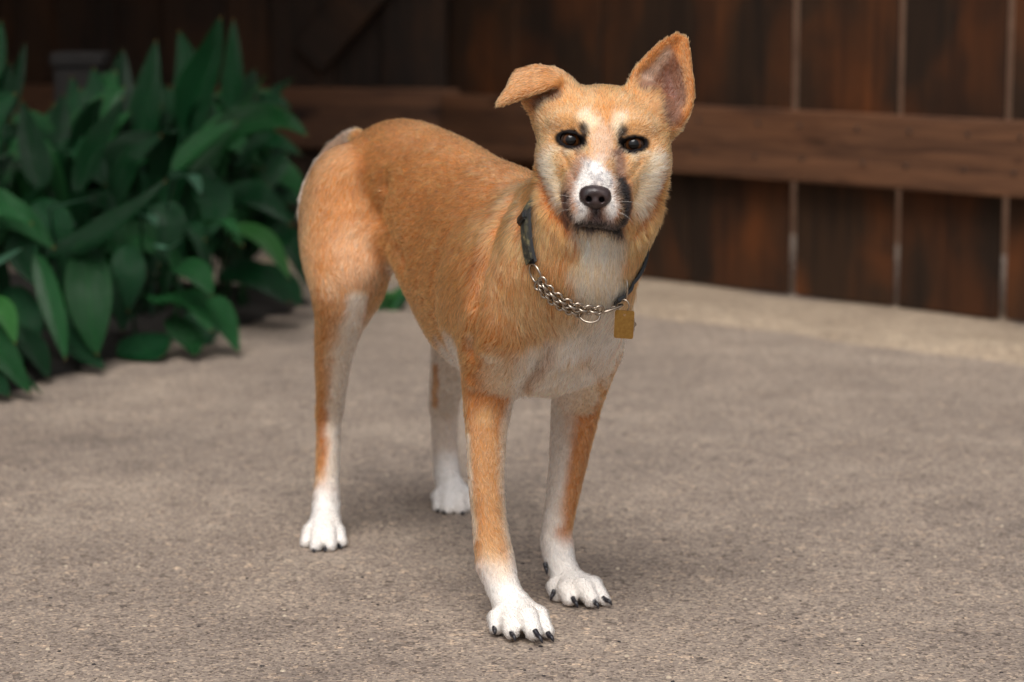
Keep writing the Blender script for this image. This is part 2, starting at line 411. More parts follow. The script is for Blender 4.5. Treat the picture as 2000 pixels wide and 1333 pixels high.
# ============================ setting ============================
def ground_pt(x,y): 
    yd=(y-666.5)/FPX; d=CAM_H/(SP+yd*CP); return pd(x,y,d)
def concrete(name,c0,c1,c2,seed):
    m,nt,b=mat(name); tc=nd(nt,'ShaderNodeTexCoord'); v=mapping(nt,tc.outputs['Object'],(1,1,1),(seed,seed*.7,0))
    big=noise(nt,v,1.3,5,.6); mid=noise(nt,v,9,5,.65); fine=noise(nt,v,180,3,.7)
    vo=nd(nt,'ShaderNodeTexVoronoi'); vo.inputs['Scale'].default_value=360; nt.links.new(v,vo.inputs['Vector'])
    vb=nd(nt,'ShaderNodeTexVoronoi'); vb.inputs['Scale'].default_value=120; nt.links.new(v,vb.inputs['Vector'])
    base=ramp(nt,math_(nt,'ADD',math_(nt,'MULTIPLY',big,.5),math_(nt,'MULTIPLY',mid,.5)),[(.33,c0),(.52,c1),(.70,c2)])
    sep=nd(nt,'ShaderNodeSeparateColor'); nt.links.new(vo.outputs['Color'],sep.inputs[0])
    grain=ramp(nt,sep.outputs[0],[(0,(.22,.20,.21)),(.12,(.55,.52,.51)),(.3,(.9,.88,.87)),(.6,(1.05,1.05,1.04)),(.86,(1.3,1.28,1.22)),(1,(2.0,1.9,1.7))])
    c=mix(nt,.85,base,grain,'MULTIPLY')
    sepb=nd(nt,'ShaderNodeSeparateColor'); nt.links.new(vb.outputs['Color'],sepb.inputs[0])
    peb=ramp(nt,sepb.outputs[1],[(0,(.35,.34,.36)),(.08,(1,1,1)),(.93,(1,1,1)),(1,(1.7,1.6,1.45))])
    c=mix(nt,.7,c,peb,'MULTIPLY')
    stn=ramp(nt,noise(nt,mapping(nt,v,(1,1,1),(3,8,1)),3.1,6,.62,.8),[(.34,(.90,.89,.89)),(.5,(1,1,1)),(.68,(1.06,1.05,1.04))]); c=mix(nt,1,c,stn,'MULTIPLY')
    fr=ramp(nt,fine,[(.3,(.72,.72,.72)),(.7,(1.25,1.25,1.25))])
    c=mix(nt,.7,c,fr,'MULTIPLY')
    nt.links.new(c,b.inputs['Base Color']); b.inputs['Roughness'].default_value=.88; b.inputs['Specular IOR Level'].default_value=.25
    h=math_(nt,'ADD',math_(nt,'MULTIPLY',fine,.6),math_(nt,'MULTIPLY',sep.outputs[1],.5)); bump(nt,b,h,.9,.0022)
    return m
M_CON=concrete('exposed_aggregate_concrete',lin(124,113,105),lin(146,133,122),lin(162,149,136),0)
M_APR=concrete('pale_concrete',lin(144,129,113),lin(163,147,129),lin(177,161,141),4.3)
def sheet(name,P,z,m,n=1,amp=0):
    me=mesh(name,[(p[0],p[1],z) for p in P],[tuple(range(len(P)))],False); o=obj(name,me,m); tag(o,kind='structure'); return o
ground=sheet('ground',[(-60,-40),(60,-40),(60,80),(-60,80)],0,M_CON)
# fence line: base pixels on flat ground
FA=ground_pt(1260,548)[:2]; FB=ground_pt(2000,636)[:2]
FD=(FB-FA)/np.linalg.norm(FB-FA); FN=np.array([FD[1],-FD[0]])      # FN points towards the camera side
if FN[1]>0: FN=-FN
# raised pour of paler concrete along the fence, its worn lip towards the yard
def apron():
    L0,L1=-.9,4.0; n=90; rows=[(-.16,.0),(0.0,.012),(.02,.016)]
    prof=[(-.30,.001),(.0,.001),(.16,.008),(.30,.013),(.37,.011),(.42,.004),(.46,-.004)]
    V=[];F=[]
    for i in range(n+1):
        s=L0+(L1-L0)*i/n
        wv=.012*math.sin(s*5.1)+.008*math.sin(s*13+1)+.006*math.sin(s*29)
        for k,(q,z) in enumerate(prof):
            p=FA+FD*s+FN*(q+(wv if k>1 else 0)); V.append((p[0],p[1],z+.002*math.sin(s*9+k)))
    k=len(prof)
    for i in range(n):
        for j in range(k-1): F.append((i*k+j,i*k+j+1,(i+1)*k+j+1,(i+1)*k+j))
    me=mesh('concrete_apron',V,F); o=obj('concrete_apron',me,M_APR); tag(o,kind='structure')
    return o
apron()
# planting bed of dark soil on the left
m,nt,b=mat('dark_soil'); tc=nd(nt,'ShaderNodeTexCoord'); f=noise(nt,tc.outputs['Object'],60,6,.7)
nt.links.new(ramp(nt,f,[(.3,(.006,.005,.004)),(.7,(.03,.022,.016))]),b.inputs['Base Color']); b.inputs['Roughness'].default_value=.95; bump(nt,b,f,1,.02); M_SOIL=m
def bed():
    E=[ground_pt(-300,960)[:2],ground_pt(-60,800)[:2],ground_pt(120,735)[:2],ground_pt(260,690)[:2],ground_pt(430,650)[:2],ground_pt(560,612)[:2],ground_pt(610,590)[:2]]
    V=[];F=[];n=0
    pts=polyl([tuple(e) for e in E],np.linspace(0,1,40))
    for i,p in enumerate(pts):
        for q,z in ((0,.003),(.03,.018),(.12,.03),(2.2,.05)):
            j=.012*math.sin(i*1.7)+.01*math.sin(i*3.1)
            V.append((p[0]-q-(j if q<.1 else 0),p[1]+q*.35,z))
    for i in range(39):
        for k in range(3): F.append((i*4+k,(i+1)*4+k,(i+1)*4+k+1,i*4+k+1))
    tag(obj('planting_bed',mesh('planting_bed',V,F),M_SOIL),kind='structure')
bed()
# ---------- wood
def wood(name,dark,mid,warm,warm_amt,rough=.75,along='Z'):
    m,nt,b=mat(name); tc=nd(nt,'ShaderNodeTexCoord'); oi=nd(nt,'ShaderNodeObjectInfo')
    add=nd(nt,'ShaderNodeVectorMath'); add.operation='ADD'; nt.links.new(tc.outputs['Object'],add.inputs[0])
    cx=nd(nt,'ShaderNodeCombineXYZ')
    for i,k in enumerate((37.,17.,11.)): nt.links.new(math_(nt,'MULTIPLY',oi.outputs['Random'],k),cx.inputs[i])
    nt.links.new(cx.outputs[0],add.inputs[1]); v=add.outputs[0]
    s={'Z':(22,22,1.0),'X':(1.2,22,22)}[along]; s2={'Z':(7,7,1.5),'X':(1.5,7,7)}[along]; s3={'Z':(3.2,3.2,2.1),'X':(1.4,4,4)}[along]
    g=noise(nt,mapping(nt,v,s),3.2,6,.65,.6); st=noise(nt,mapping(nt,v,s2),1.0,3,.55); blot=noise(nt,mapping(nt,v,s3),1.35,4,.5,.4)
    c=ramp(nt,g,[(.30,dark),(.55,mid),(.75,tuple(x*1.35 for x in mid))])
    wf=math_(nt,'MULTIPLY',ramp(nt,blot,[(.47,(0,0,0)),(.70,(1,1,1))]),warm_amt)
    c2=ramp(nt,g,[(.25,tuple(x*.45 for x in warm)),(.6,warm)])
    c=mix(nt,wf,c,c2)
    dk=ramp(nt,st,[(.34,(.5,.48,.47)),(.56,(1,1,1))]); c=mix(nt,.75,c,dk,'MULTIPLY')
    vv=nd(nt,'ShaderNodeMapRange'); vv.inputs[3].default_value=.7; vv.inputs[4].default_value=1.3; nt.links.new(oi.outputs['Random'],vv.inputs[0])
    hv=nd(nt,'ShaderNodeHueSaturation'); nt.links.new(vv.outputs[0],hv.inputs['Value']); nt.links.new(c,hv.inputs['Color'])
    nt.links.new(hv.outputs[0],b.inputs['Base Color']); b.inputs['Roughness'].default_value=rough; b.inputs['Specular IOR Level'].default_value=.3
    bump(nt,b,g,.5,.004); return m
M_BOARD=wood('stained_fence_boards',lin(24,15,8),lin(46,29,15),lin(116,62,22),.55)
def knots(m):
    nt=m.node_tree; b=nt.nodes['Principled BSDF']; src=b.inputs['Base Color'].links[0].from_socket; tc=nd(nt,'ShaderNodeTexCoord')
    k=noise(nt,mapping(nt,tc.outputs['Object'],(2.6,9,9)),2.0,2,.5,.3); f=ramp(nt,k,[(.64,(1,1,1)),(.72,(.22,.18,.17))]); nt.links.new(mix(nt,1,src,f,'MULTIPLY'),b.inputs['Base Color'])
M_RAIL=wood('stained_rail',lin(62,40,28),lin(106,72,50),lin(116,74,46),.5,.7,'X')
knots(M_RAIL)
M_GATE=wood('dark_gate_boards',lin(22,15,9),lin(46,30,18),lin(80,48,22),.6)
ANG=math.atan2(FD[1],FD[0])
def local_box(name,m,parent,x0,x1,y0,y1,z0,z1,bev=.004):
    me=box_mesh(name,x0-(x0+x1)/2,x1-(x0+x1)/2,y0-(y0+y1)/2,y1-(y0+y1)/2,z0-(z0+z1)/2,z1-(z0+z1)/2,bev)
    o=obj(name,me,m,parent); o.location=((x0+x1)/2,(y0+y1)/2,(z0+z1)/2); return o
def on_fence(x,y):    # distance along the fence where the pixel ray through x meets it (at pixel row y)
    d=pd(x,y,1.0)[:2]; A=np.array([[d[0],-FD[0]],[d[1],-FD[1]]]); t,s=np.linalg.solve(A,FA); return s
def z_at(s,x,y):
    p=FA+FD*s; d0=pd(x,y,1.0); t=p[1]/d0[1]; return CAM_H+(d0[2]-CAM_H)*t
fence=empty('wooden_fence',(FA[0],FA[1],0)); fence.rotation_euler.z=ANG
tag(fence,'dark brown board fence with a horizontal rail, behind the dog at right','fence')
# boards: fence local x along, local y: away from camera is +?
SGN=1 if (np.array([-FD[1],FD[0]])@FN)<0 else -1     # local +y points away from the camera when SGN=1
s0=on_fence(886,240)
gaps=[(1150,300),(1343,450),(1541,450),(1745,480),(1955,500)]
gs=[on_fence(*g) for g in gaps]
pitch=(gs[-1]-gs[1])/3
gs=[s0+.0,gs[1]-pitch*2,gs[1]-pitch]+gs[1:]+[gs[-1]+pitch*k for k in range(1,7)]
GAPW=.021
print('gaps',[round(float(x),2) for x in gs])
for i,(a,c) in enumerate(zip(gs[:-1],gs[1:])):
    g0=GAPW*(.25 if i<3 else 1)
    o=local_box('board',M_BOARD,fence,a+GAPW/2 if i>3 else a+.002,c-(GAPW/2 if i>2 else .002),0,.014,.003+.006*random.random(),1.75)
    o.location.y=SGN*(.011+.004*random.random()); o.rotation_euler.y=random.uniform(-.002,.002)
ztop=z_at(on_fence(1360,196),1360,196); ztop2=z_at(on_fence(2000,246),2000,246); zbot=z_at(on_fence(1343,336),1343,336)
print('rail',ztop,ztop2,zbot,'pitch',pitch,'angle',math.degrees(ANG))
s1=gs[-1]
o=local_box('rail',M_RAIL,fence,s0,s1,0,.04,zbot,(ztop+ztop2)/2,.005); o.location.y=-SGN*.0205
o=local_box('rail',M_RAIL,fence,s0,s1,0,.04,1.35,1.49,.005); o.location.y=-SGN*.0205
o=local_box('post',M_GATE,fence,s0-.075,s0+.11,0,.09,.01,1.8,.006); o.location.y=SGN*.066
m,nt,b=mat('rusty_nail'); b.inputs['Base Color'].default_value=(*lin(70,58,52),1); b.inputs['Metallic'].default_value=.6; b.inputs['Roughness'].default_value=.55; M_NAIL=m
bm=bmesh.new(); bmesh.ops.create_cone(bm,cap_ends=True,segments=10,radius1=.0055,radius2=.004,depth=.003); nme=bpy.data.meshes.new('nail'); bm.to_mesh(nme); bm.free(); nme.materials.append(M_NAIL)
for a,c in zip(gs[1:-5],gs[2:-4]):
    for fx in (.22,.78):
        for fz in (.3,.74):
            o=obj('nail',nme,None,fence); o.location=(a+(c-a)*fx+random.uniform(-.01,.01),-SGN*.0415,zbot+(ztop-zbot)*fz); o.rotation_euler.x=SGN*math.pi/2
# gate: hangs from the post, stands closer to square with the camera
GP=FA+FD*s0; GA=math.radians(-14)
gate=empty('garden_gate',(GP[0]-.03,GP[1]+.02,0)); gate.rotation_euler.z=GA
tag(gate,'very dark board gate with a slanting brace, behind the dog and plants','gate')
gw=.145; n=9
for k in range(n):
    o=local_box('board',M_GATE,gate,-(k+1)*gw-.008,-k*gw+.008,0,.02,.03,1.72,.003); o.location.y=.02+.022*(k%2)+.002*random.random()
zr=(ztop+ztop2)/2+.012
o=local_box('rail',M_RAIL,gate,-n*gw,.05,0,.035,zr-.15,zr,.004); o.location.y=-.010
o=local_box('rail',M_GATE,gate,-n*gw,0,0,.035,1.4,1.54,.004); o.location.y=-.010
bx0,bz0,bx1,bz1=-.33,zr+.01,.0,.0
br=local_box('brace',M_GATE,gate,-.75,.75,0,.032,-.05,.05,.004); br.rotation_euler.y=math.radians(-47); br.location=(.22-.05,-.006,zr+.62)
GL=(GP[0]-.03-n*gw*math.cos(GA),GP[1]+.02-n*gw*math.sin(GA))
# side fence beyond the gate, behind the plants
side=empty('side_fence',(GL[0],GL[1],0)); side.rotation_euler.z=math.radians(-4)
tag(side,'almost black board fence behind the leafy plants at left','fence')
for k in range(12):
    o=local_box('board',M_GATE,side,-(k+1)*.16-.008,-k*.16+.008,0,.02,.03,1.78,.003); o.location.y=.02+.022*(k%2)+.002*random.random()
o=local_box('rail',M_GATE,side,-12*.16,-.02,0,.035,.33,.45,.004); o.location.y=-.010
# low stone pier in the shade behind the plants
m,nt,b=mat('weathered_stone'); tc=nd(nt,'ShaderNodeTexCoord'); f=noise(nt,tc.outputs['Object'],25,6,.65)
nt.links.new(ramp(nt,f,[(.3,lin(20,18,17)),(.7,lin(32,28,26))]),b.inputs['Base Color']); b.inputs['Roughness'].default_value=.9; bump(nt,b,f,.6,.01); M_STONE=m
pp=py(150,140,5.15)
pier=empty('stone_pier',(pp[0],5.2,0)); tag(pier,'small grey stone pier standing behind the leafy plants','pier')
zt=py(150,104,5.15)[2]
local_box('shaft',M_STONE,pier,-.05,.05,-.05,.05,.0,zt-.03,.008); local_box('cap',M_STONE,pier,-.056,.056,-.056,.056,zt-.0295,zt,.006)
# neighbour's rendered wall, glimpsed through the gaps between the boards
m,nt,b=mat('tan_render'); tc=nd(nt,'ShaderNodeTexCoord'); f=noise(nt,tc.outputs['Object'],14,5,.6)
nt.links.new(ramp(nt,f,[(.3,lin(120,92,74)),(.7,lin(146,114,92))]),b.inputs['Base Color']); b.inputs['Roughness'].default_value=.9; bump(nt,b,f,.4,.01); M_RENDER=m
nw=empty('garden_wall',(FA[0],FA[1],0)); nw.rotation_euler.z=ANG; tag(nw,'dull tan wall glimpsed through the thin gaps in the board fence','wall')
o=local_box('panel',M_RENDER,nw,-2.2,4.6,0,.12,0,2.2,.0); o.location.y=SGN*1.1
# unseen blockers added at left to shade the gate and the planting bed
m,nt,b=mat('shade_panel_paint'); b.inputs['Base Color'].default_value=(*lin(120,104,90),1); b.inputs['Roughness'].default_value=.8; M_SIDE=m
m,nt,b=mat('shade_slab_boards'); b.inputs['Base Color'].default_value=(*lin(70,56,46),1); b.inputs['Roughness'].default_value=.85; M_SHADE_SLAB=m
shade_blocker=empty('shade_blocker',(-1.9,4.6,0)); tag(shade_blocker,kind='structure')
local_box('wall',M_SIDE,shade_blocker,-.15,.15,-2.4,3.4,.0,2.3,.0)  # added upright panel, out of view, shading from the left
local_box('shade_slab',M_SHADE_SLAB,shade_blocker,-2.6,1.75,-.25,3.6,2.02,2.14,.0)
# ============================ plants ============================
def leaf_mat(name,c0,c1,rough):
    m,nt,b=mat(name); uv=nd(nt,'ShaderNodeAttribute'); uv.attribute_name='leafuv'; oi=nd(nt,'ShaderNodeObjectInfo')
    sp=nd(nt,'ShaderNodeSeparateXYZ'); nt.links.new(uv.outputs['Vector'],sp.inputs[0])
    tc=nd(nt,'ShaderNodeTexCoord'); nz=noise(nt,mapping(nt,uv.outputs['Vector'],(14,1.5,1)),2.2,4,.6)
    c=ramp(nt,nz,[(.3,c0),(.7,c1)])
    rib=ramp(nt,math_(nt,'ABSOLUTE',sp.outputs[0]),[(.0,(1.6,1.6,1.4)),(.05,(1,1,1)),(.9,(1,1,1)),(1,(1.35,1.4,1.1))]); c=mix(nt,1,c,rib,'MULTIPLY')
    tip=ramp(nt,sp.outputs[1],[(.95,(0,0,0)),(1.,(1,1,1))]); c=mix(nt,math_(nt,'MULTIPLY',tip,.8),c,lin(150,110,60))
    vv=nd(nt,'ShaderNodeMapRange'); vv.inputs[3].default_value=.6; vv.inputs[4].default_value=1.35; nt.links.new(oi.outputs['Random'],vv.inputs[0])
    hv=nd(nt,'ShaderNodeHueSaturation'); nt.links.new(vv.outputs[0],hv.inputs['Value']); nt.links.new(c,hv.inputs['Color'])
    nt.links.new(hv.outputs[0],b.inputs['Base Color']); b.inputs['Roughness'].default_value=rough; b.inputs['Specular IOR Level'].default_value=.3
    b.inputs['Transmission Weight'].default_value=0
    wv=noise(nt,mapping(nt,uv.outputs['Vector'],(40,1.2,1)),2.0,3,.5); bump(nt,b,wv,.6,.004)
    # thin-leaf translucency
    out=nt.nodes['Material Output']; tr=nd(nt,'ShaderNodeBsdfTranslucent'); nt.links.new(hv.outputs[0],tr.inputs['Color']); ms=nd(nt,'ShaderNodeMixShader'); ms.inputs[0].default_value=.22
    nt.links.new(b.outputs[0],ms.inputs[1]); nt.links.new(tr.outputs[0],ms.inputs[2]); nt.links.new(ms.outputs[0],out.inputs['Surface'])
    return m
M_LEAF=leaf_mat('glossy_dark_leaf',(.0035,.026,.009),(.009,.052,.018),.27)
M_LEAF2=leaf_mat('mid_green_leaf',(.009,.056,.016),(.020,.098,.030),.26)
M_LEAF3=leaf_mat('sky_sheen_leaf',(.045,.135,.080),(.085,.20,.125),.4)  # paler green paints the sky's sheen into the leaf colour
M_LEAF4=leaf_mat('fresh_yellow_green_leaf',(.018,.090,.020),(.038,.14,.032),.3)
LM={'d':M_LEAF,'m':M_LEAF2,'p':M_LEAF3,'y':M_LEAF4}
def leaf(parent,P,width,m,roll=0.,fold=.25,wave=.0,stalk=None,shape=1.0):
    """P: control points base->tip (world); width full blade width in metres"""
    n=22; C=polyl(P,np.linspace(0,1,n)); T=np.gradient(C,axis=0); T/=np.linalg.norm(T,axis=1,keepdims=True)
    view=np.array([0,0,CAM_H])-C.mean(0); view/=np.linalg.norm(view)
    facing=view+np.array([-.15,-.1,.75]); 
    t=np.linspace(0,1,n); wd=width*.5*1.03*(np.sin(np.pi*np.clip(t,0,1)**(.68*shape))**1.05)+.0006
    V=[];F=[];UV=[]; m2=9
    for i in range(n):
        s=np.cross(T[i],facing); s/=np.linalg.norm(s)+1e-9; nn=np.cross(s,T[i])
        ca,sa=math.cos(roll),math.sin(roll); s2=s*ca+nn*sa; n2=nn*ca-s*sa
        for k in range(m2):
            u=-1+2*k/(m2-1); 
            z=fold*abs(u)*wd[i]-.12*wd[i]*u*u*0+wave*wd[i]*math.sin(t[i]*9+u*2.1)*abs(u)
            V.append(C[i]+s2*u*wd[i]*math.cos(fold*.5)+n2*z); UV.append((u,t[i],0))
    for i in range(n-1):
        for k in range(m2-1): F.append((i*m2+k,i*m2+k+1,(i+1)*m2+k+1,(i+1)*m2+k))
    if stalk is not None:
        a=np.asarray(stalk,float); b_=C[1]; mid=(a+b_)/2; mid[2]=max(a[2],b_[2])*.6+.4*mid[2]; 
        Q=polyl([a,a*.5+mid*.5+np.array([0,0,.02]),b_],np.linspace(0,1,9))
        TT=np.gradient(Q,axis=0); k0=len(V)
        for i in range(9):
            tt=TT[i]/np.linalg.norm(TT[i]); u=np.cross(tt,[.3,1,.1]); u/=np.linalg.norm(u); v=np.cross(tt,u)
            for k in range(5):
                an=2*math.pi*k/5; V.append(Q[i]+.0028*(math.cos(an)*u+math.sin(an)*v)); UV.append((.5,.2,0))
        for i in range(8):
            for k in range(5): F.append((k0+i*5+k,k0+i*5+(k+1)%5,k0+(i+1)*5+(k+1)%5,k0+(i+1)*5+k))
    o_=np.array(parent.location); me=mesh('leaf',[v-o_ for v in V],F)
    a=me.attributes.new('leafuv','FLOAT_VECTOR','POINT'); a.data.foreach_set('vector',np.array(UV,np.float32).ravel())
    return obj('leaf',me,m,parent)
PB=[(ground_pt(-40,765)+np.array([-.12,.10,.02])),(ground_pt(130,705)+np.array([-.05,.20,.02])),(ground_pt(310,672)+np.array([-.03,.22,.02])),(ground_pt(450,640)+np.array([-.03,.18,.02]))]
PL=['broad leafed dark green plant at the left edge of the photo','broad leafed plant with a long drooping leaf, second from the left edge','broad leafed plant with tall upright leaves in the middle of the bed','broad leafed plant with arching leaves nearest the dog']
plants=[]
for p,l in zip(PB,PL):
    e=empty('leafy_plant',p); tag(e,l,'plant','leafy plants along the fence'); plants.append(e)
# (plant, control pixels base->tip, depth Y at base, Y at tip, width px, material, roll, fold, wave)
LV=[
(2,[(355,270),(385,190),(415,110),(432,32)],4.75,4.65,92,'d',.15,.25,.05),
(3,[(452,220),(458,140),(456,38)],4.85,4.85,46,'d',.3,.3,.0),
(3,[(440,245),(478,205),(521,146)],4.72,4.62,34,'m',.6,.3,.0),
(3,[(365,335),(440,262),(500,236),(560,238),(602,266)],4.62,4.42,66,'m',-.25,.3,.05),
(2,[(335,335),(400,280),(462,238)],4.55,4.5,58,'m',.3,.3,.0),
(1,[(88,498),(180,470),(260,415),(326,352)],4.3,4.2,84,'d',.35,.25,.05),
(1,[(148,378),(185,300),(215,245),(242,190)],4.45,4.4,64,'d',.25,.35,.0),
(0,[(80,370),(62,290),(42,195)],4.45,4.5,58,'d',-.2,.3,.0),
(1,[(104,365),(112,270),(124,184)],4.55,4.6,62,'d',.1,.3,.0),
(1,[(196,275),(190,205),(183,132)],4.65,4.7,58,'d',-.1,.3,.0),
(1,[(238,270),(236,180),(240,96)],4.75,4.8,64,'d',.2,.3,.0),
(2,[(272,300),(290,190),(306,78)],4.75,4.75,62,'d',.1,.3,.0),
(1,[(170,470),(172,560),(180,640),(190,695)],4.28,4.12,88,'m',.1,.2,.05),
(1,[(70,495),(92,580),(112,650),(128,704)],4.15,4.02,52,'m',.5,.35,.0),
(0,[(-60,420),(-20,360),(30,300)],4.2,4.2,60,'d',.2,.3,.0),
(0,[(-60,540),(-5,520),(44,486)],4.05,3.98,56,'p',.5,.25,.0),
(0,[(-40,590),(5,610),(30,672)],3.98,3.9,52,'y',.3,.3,.0),
(0,[(8,675),(40,730),(84,794)],3.92,3.84,17,'m',.2,.6,.0),
(2,[(340,350),(368,345),(392,380)],4.42,4.34,56,'p',.9,.2,.0),
(1,[(95,412),(140,398),(184,386)],4.22,4.15,34,'p',.9,.25,.0),
(2,[(298,580),(345,585),(385,610),(414,648)],4.38,4.26,96,'m',.7,.15,.22),
(2,[(345,515),(385,540),(414,578)],4.34,4.25,62,'m',.3,.3,.0),
(2,[(262,655),(290,690),(318,738)],4.34,4.24,104,'d',.2,.12,.12),
(3,[(405,440),(435,436),(470,462)],4.5,4.42,52,'m',.8,.25,.0),
(3,[(455,440),(520,475),(566,546)],4.55,4.42,50,'y',.4,.3,.0),
(3,[(410,415),(490,385),(572,440)],4.68,4.58,80,'d',.3,.25,.0),
(3,[(412,580),(438,630),(466,694)],4.42,4.3,52,'m',.2,.3,.0),
(3,[(432,530),(500,545),(566,594)],4.72,4.62,76,'d',.3,.25,.0),
(2,[(275,420),(290,425),(304,442)],4.4,4.36,44,'p',.9,.2,.0),
(2,[(300,478),(325,488),(358,468)],4.36,4.3,34,'p',.8,.25,.0),
(0,[(16,230),(35,160),(50,84)],4.6,4.62,30,'d',.2,.3,.0),
(0,[(-30,180),(-8,110),(2,40)],4.6,4.62,44,'d',.0,.3,.0),
(2,[(310,330),(335,250),(330,170)],4.82,4.86,56,'d',.1,.3,.0),
(2,[(395,330),(400,240),(392,150)],4.9,4.95,58,'d',.1,.3,.0),
(3,[(420,300),(470,240),(500,190)],4.95,4.95,56,'d',.1,.3,.0),
(3,[(470,400),(540,330),(560,300)],4.95,4.95,62,'d',.1,.3,.0),
(1,[(200,520),(235,580),(240,650)],4.42,4.36,62,'d',.1,.3,.0),
(0,[(20,560),(50,640),(40,720)],4.2,4.1,70,'d',.1,.3,.0),
(0,[(-10,600),(10,700),(-6,790)],4.1,4.0,80,'d',.1,.3,.0),
(1,[(130,600),(135,660),(110,740)],4.38,4.3,60,'d',.2,.3,.0),
(3,[(380,600),(395,660),(380,700)],4.5,4.45,60,'d',.1,.3,.0),
(3,[(500,470),(570,480),(600,560)],4.85,4.75,66,'d',.2,.3,.0),
(2,[(240,480),(255,540),(250,610)],4.42,4.36,60,'d',.1,.3,.0),
(0,[(60,430),(40,500),(70,560)],4.2,4.14,62,'d',.3,.3,.0),
(2,[(300,400),(330,440),(310,520)],4.5,4.45,66,'d',.3,.3,.0),
(1,[(60,400),(110,440),(130,480)],4.4,4.4,70,'d',.2,.3,.0),
(2,[(390,360),(420,400),(400,470)],4.6,4.55,70,'d',.2,.3,.0),
(0,[(-50,640),(0,690),(60,770)],3.95,3.84,66,'m',.2,.25,.05),
(0,[(-60,700),(-20,740),(20,800)],3.92,3.82,60,'d',.2,.25,.05),
(0,[(30,640),(70,690),(95,760)],4.1,4.0,52,'d',.3,.3,.0),
(1,[(120,640),(160,690),(205,735)],4.2,4.1,56,'d',.3,.3,.0),
(2,[(330,620),(370,670),(380,720)],4.35,4.25,58,'m',.3,.3,.0),
(0,[(-20,330),(-5,220),(20,120)],4.6,4.62,50,'d',.0,.3,.0),
(1,[(150,330),(150,230),(140,150)],4.8,4.85,54,'d',.0,.3,.0),
(3,[(500,520),(560,560),(585,600)],4.75,4.65,54,'d',.3,.3,.0),
(2,[(360,250),(370,150),(350,60)],4.85,4.9,58,'d',.0,.3,.0),
(3,[(460,330),(520,280),(585,300)],4.8,4.7,58,'d',.3,.3,.0),
]
for (pi,px,Y0,Y1,wpx,mk,roll,fold,wave) in LV:
    k=len(px); P=[py(x,y,Y0+(Y1-Y0)*i/(k-1)) for i,(x,y) in enumerate(px)]
    for q in P: q[2]=max(q[2],.012)
    W=wpx*(Y0+Y1)/2/FPX
    leaf(plants[pi],P,W,LM[mk],roll,fold,wave,stalk=PB[pi]+np.array([random.uniform(-.05,.05),random.uniform(-.05,.05),0]))
# filler leaves deeper in the clumps
for i in range(210):
    pi=i%4; b0=PB[pi]; az=random.uniform(0,2*math.pi); h=random.uniform(.16,.50); r=random.uniform(.03,.16)
    a=b0+np.array([.03*math.cos(az),.03*math.sin(az)+.12,h*.45]); tip=b0+np.array([r*1.5*math.cos(az),r*1.2*math.sin(az)+.16,h]); mid=(a+tip)/2+np.array([0,0,.05])
    tip[2]-=random.uniform(0,.12); tip[1]=max(tip[1],b0[1]-.02)
    leaf(plants[pi],[a,mid,tip],random.uniform(.05,.085),(M_LEAF,M_LEAF,M_LEAF2)[i%3],random.uniform(-.6,.6),.3,.03,stalk=b0+np.array([0,.06,0]))
# small tuft at the foot of the gate, seen under the dog
g0=ground_pt(750,606); tuft=empty('grass_tuft',g0); tag(tuft,'small bright green weed seen under the dog\'s belly','weed')
for i in range(16):
    az=random.uniform(0,6.28); L=random.uniform(.03,.075); a=g0+np.array([random.uniform(-.03,.03),random.uniform(-.02,.02),0])
    tip=a+np.array([L*.8*math.cos(az),L*.4*math.sin(az),L*.6]); mid=(a+tip)/2+np.array([0,0,L*.25])
    leaf(tuft,[a,mid,tip],.02,M_LEAF4 if i%3 else M_LEAF2,0,.2)
# ============================ the dog in Blender ============================
build()
DV,DF=surface(.0026); DN=vnormals(DV,DF)
NV,NF=surface(.0009,nose_prims(),hp(1163,386,110)-.03,hp(1163,386,110)+.03,3)
DX,DY,DD=project(DV)
def surf(x,y,tol=6):
    m=np.where((np.abs(DX-x)<tol)&(np.abs(DY-y)<tol))[0]
    if len(m)==0: return surf(x,y,tol*2) if tol<60 else None
    d0=DD[m].min(); k=m[DD[m]<d0+.012]; return DV[k].mean(0)
def dense(px,r):
    pts=[px[0]]
    for i in range(1,len(px)):
        a,b=np.array(px[i-1],float),np.array(px[i],float); k=max(1,int(np.hypot(*(b-a))/(r*.4))); pts+=[tuple(a+(b-a)*q/k) for q in range(1,k+1)]
    return pts
def sculpt(px,r,amt,w0=1.,w1=1.):
    # raise (+) or press in (-) the surface along a line, metres
    global DV
    P3=np.array([surf(*p) for p in dense(px,r)]); best=np.full(len(DV),1e9)
    for p in P3: best=np.minimum(best,np.linalg.norm(DV-p,axis=1)/(r*p[1]/FPX))
    DV=DV+DN*(amt*np.exp(-best**2*1.6))[:,None]
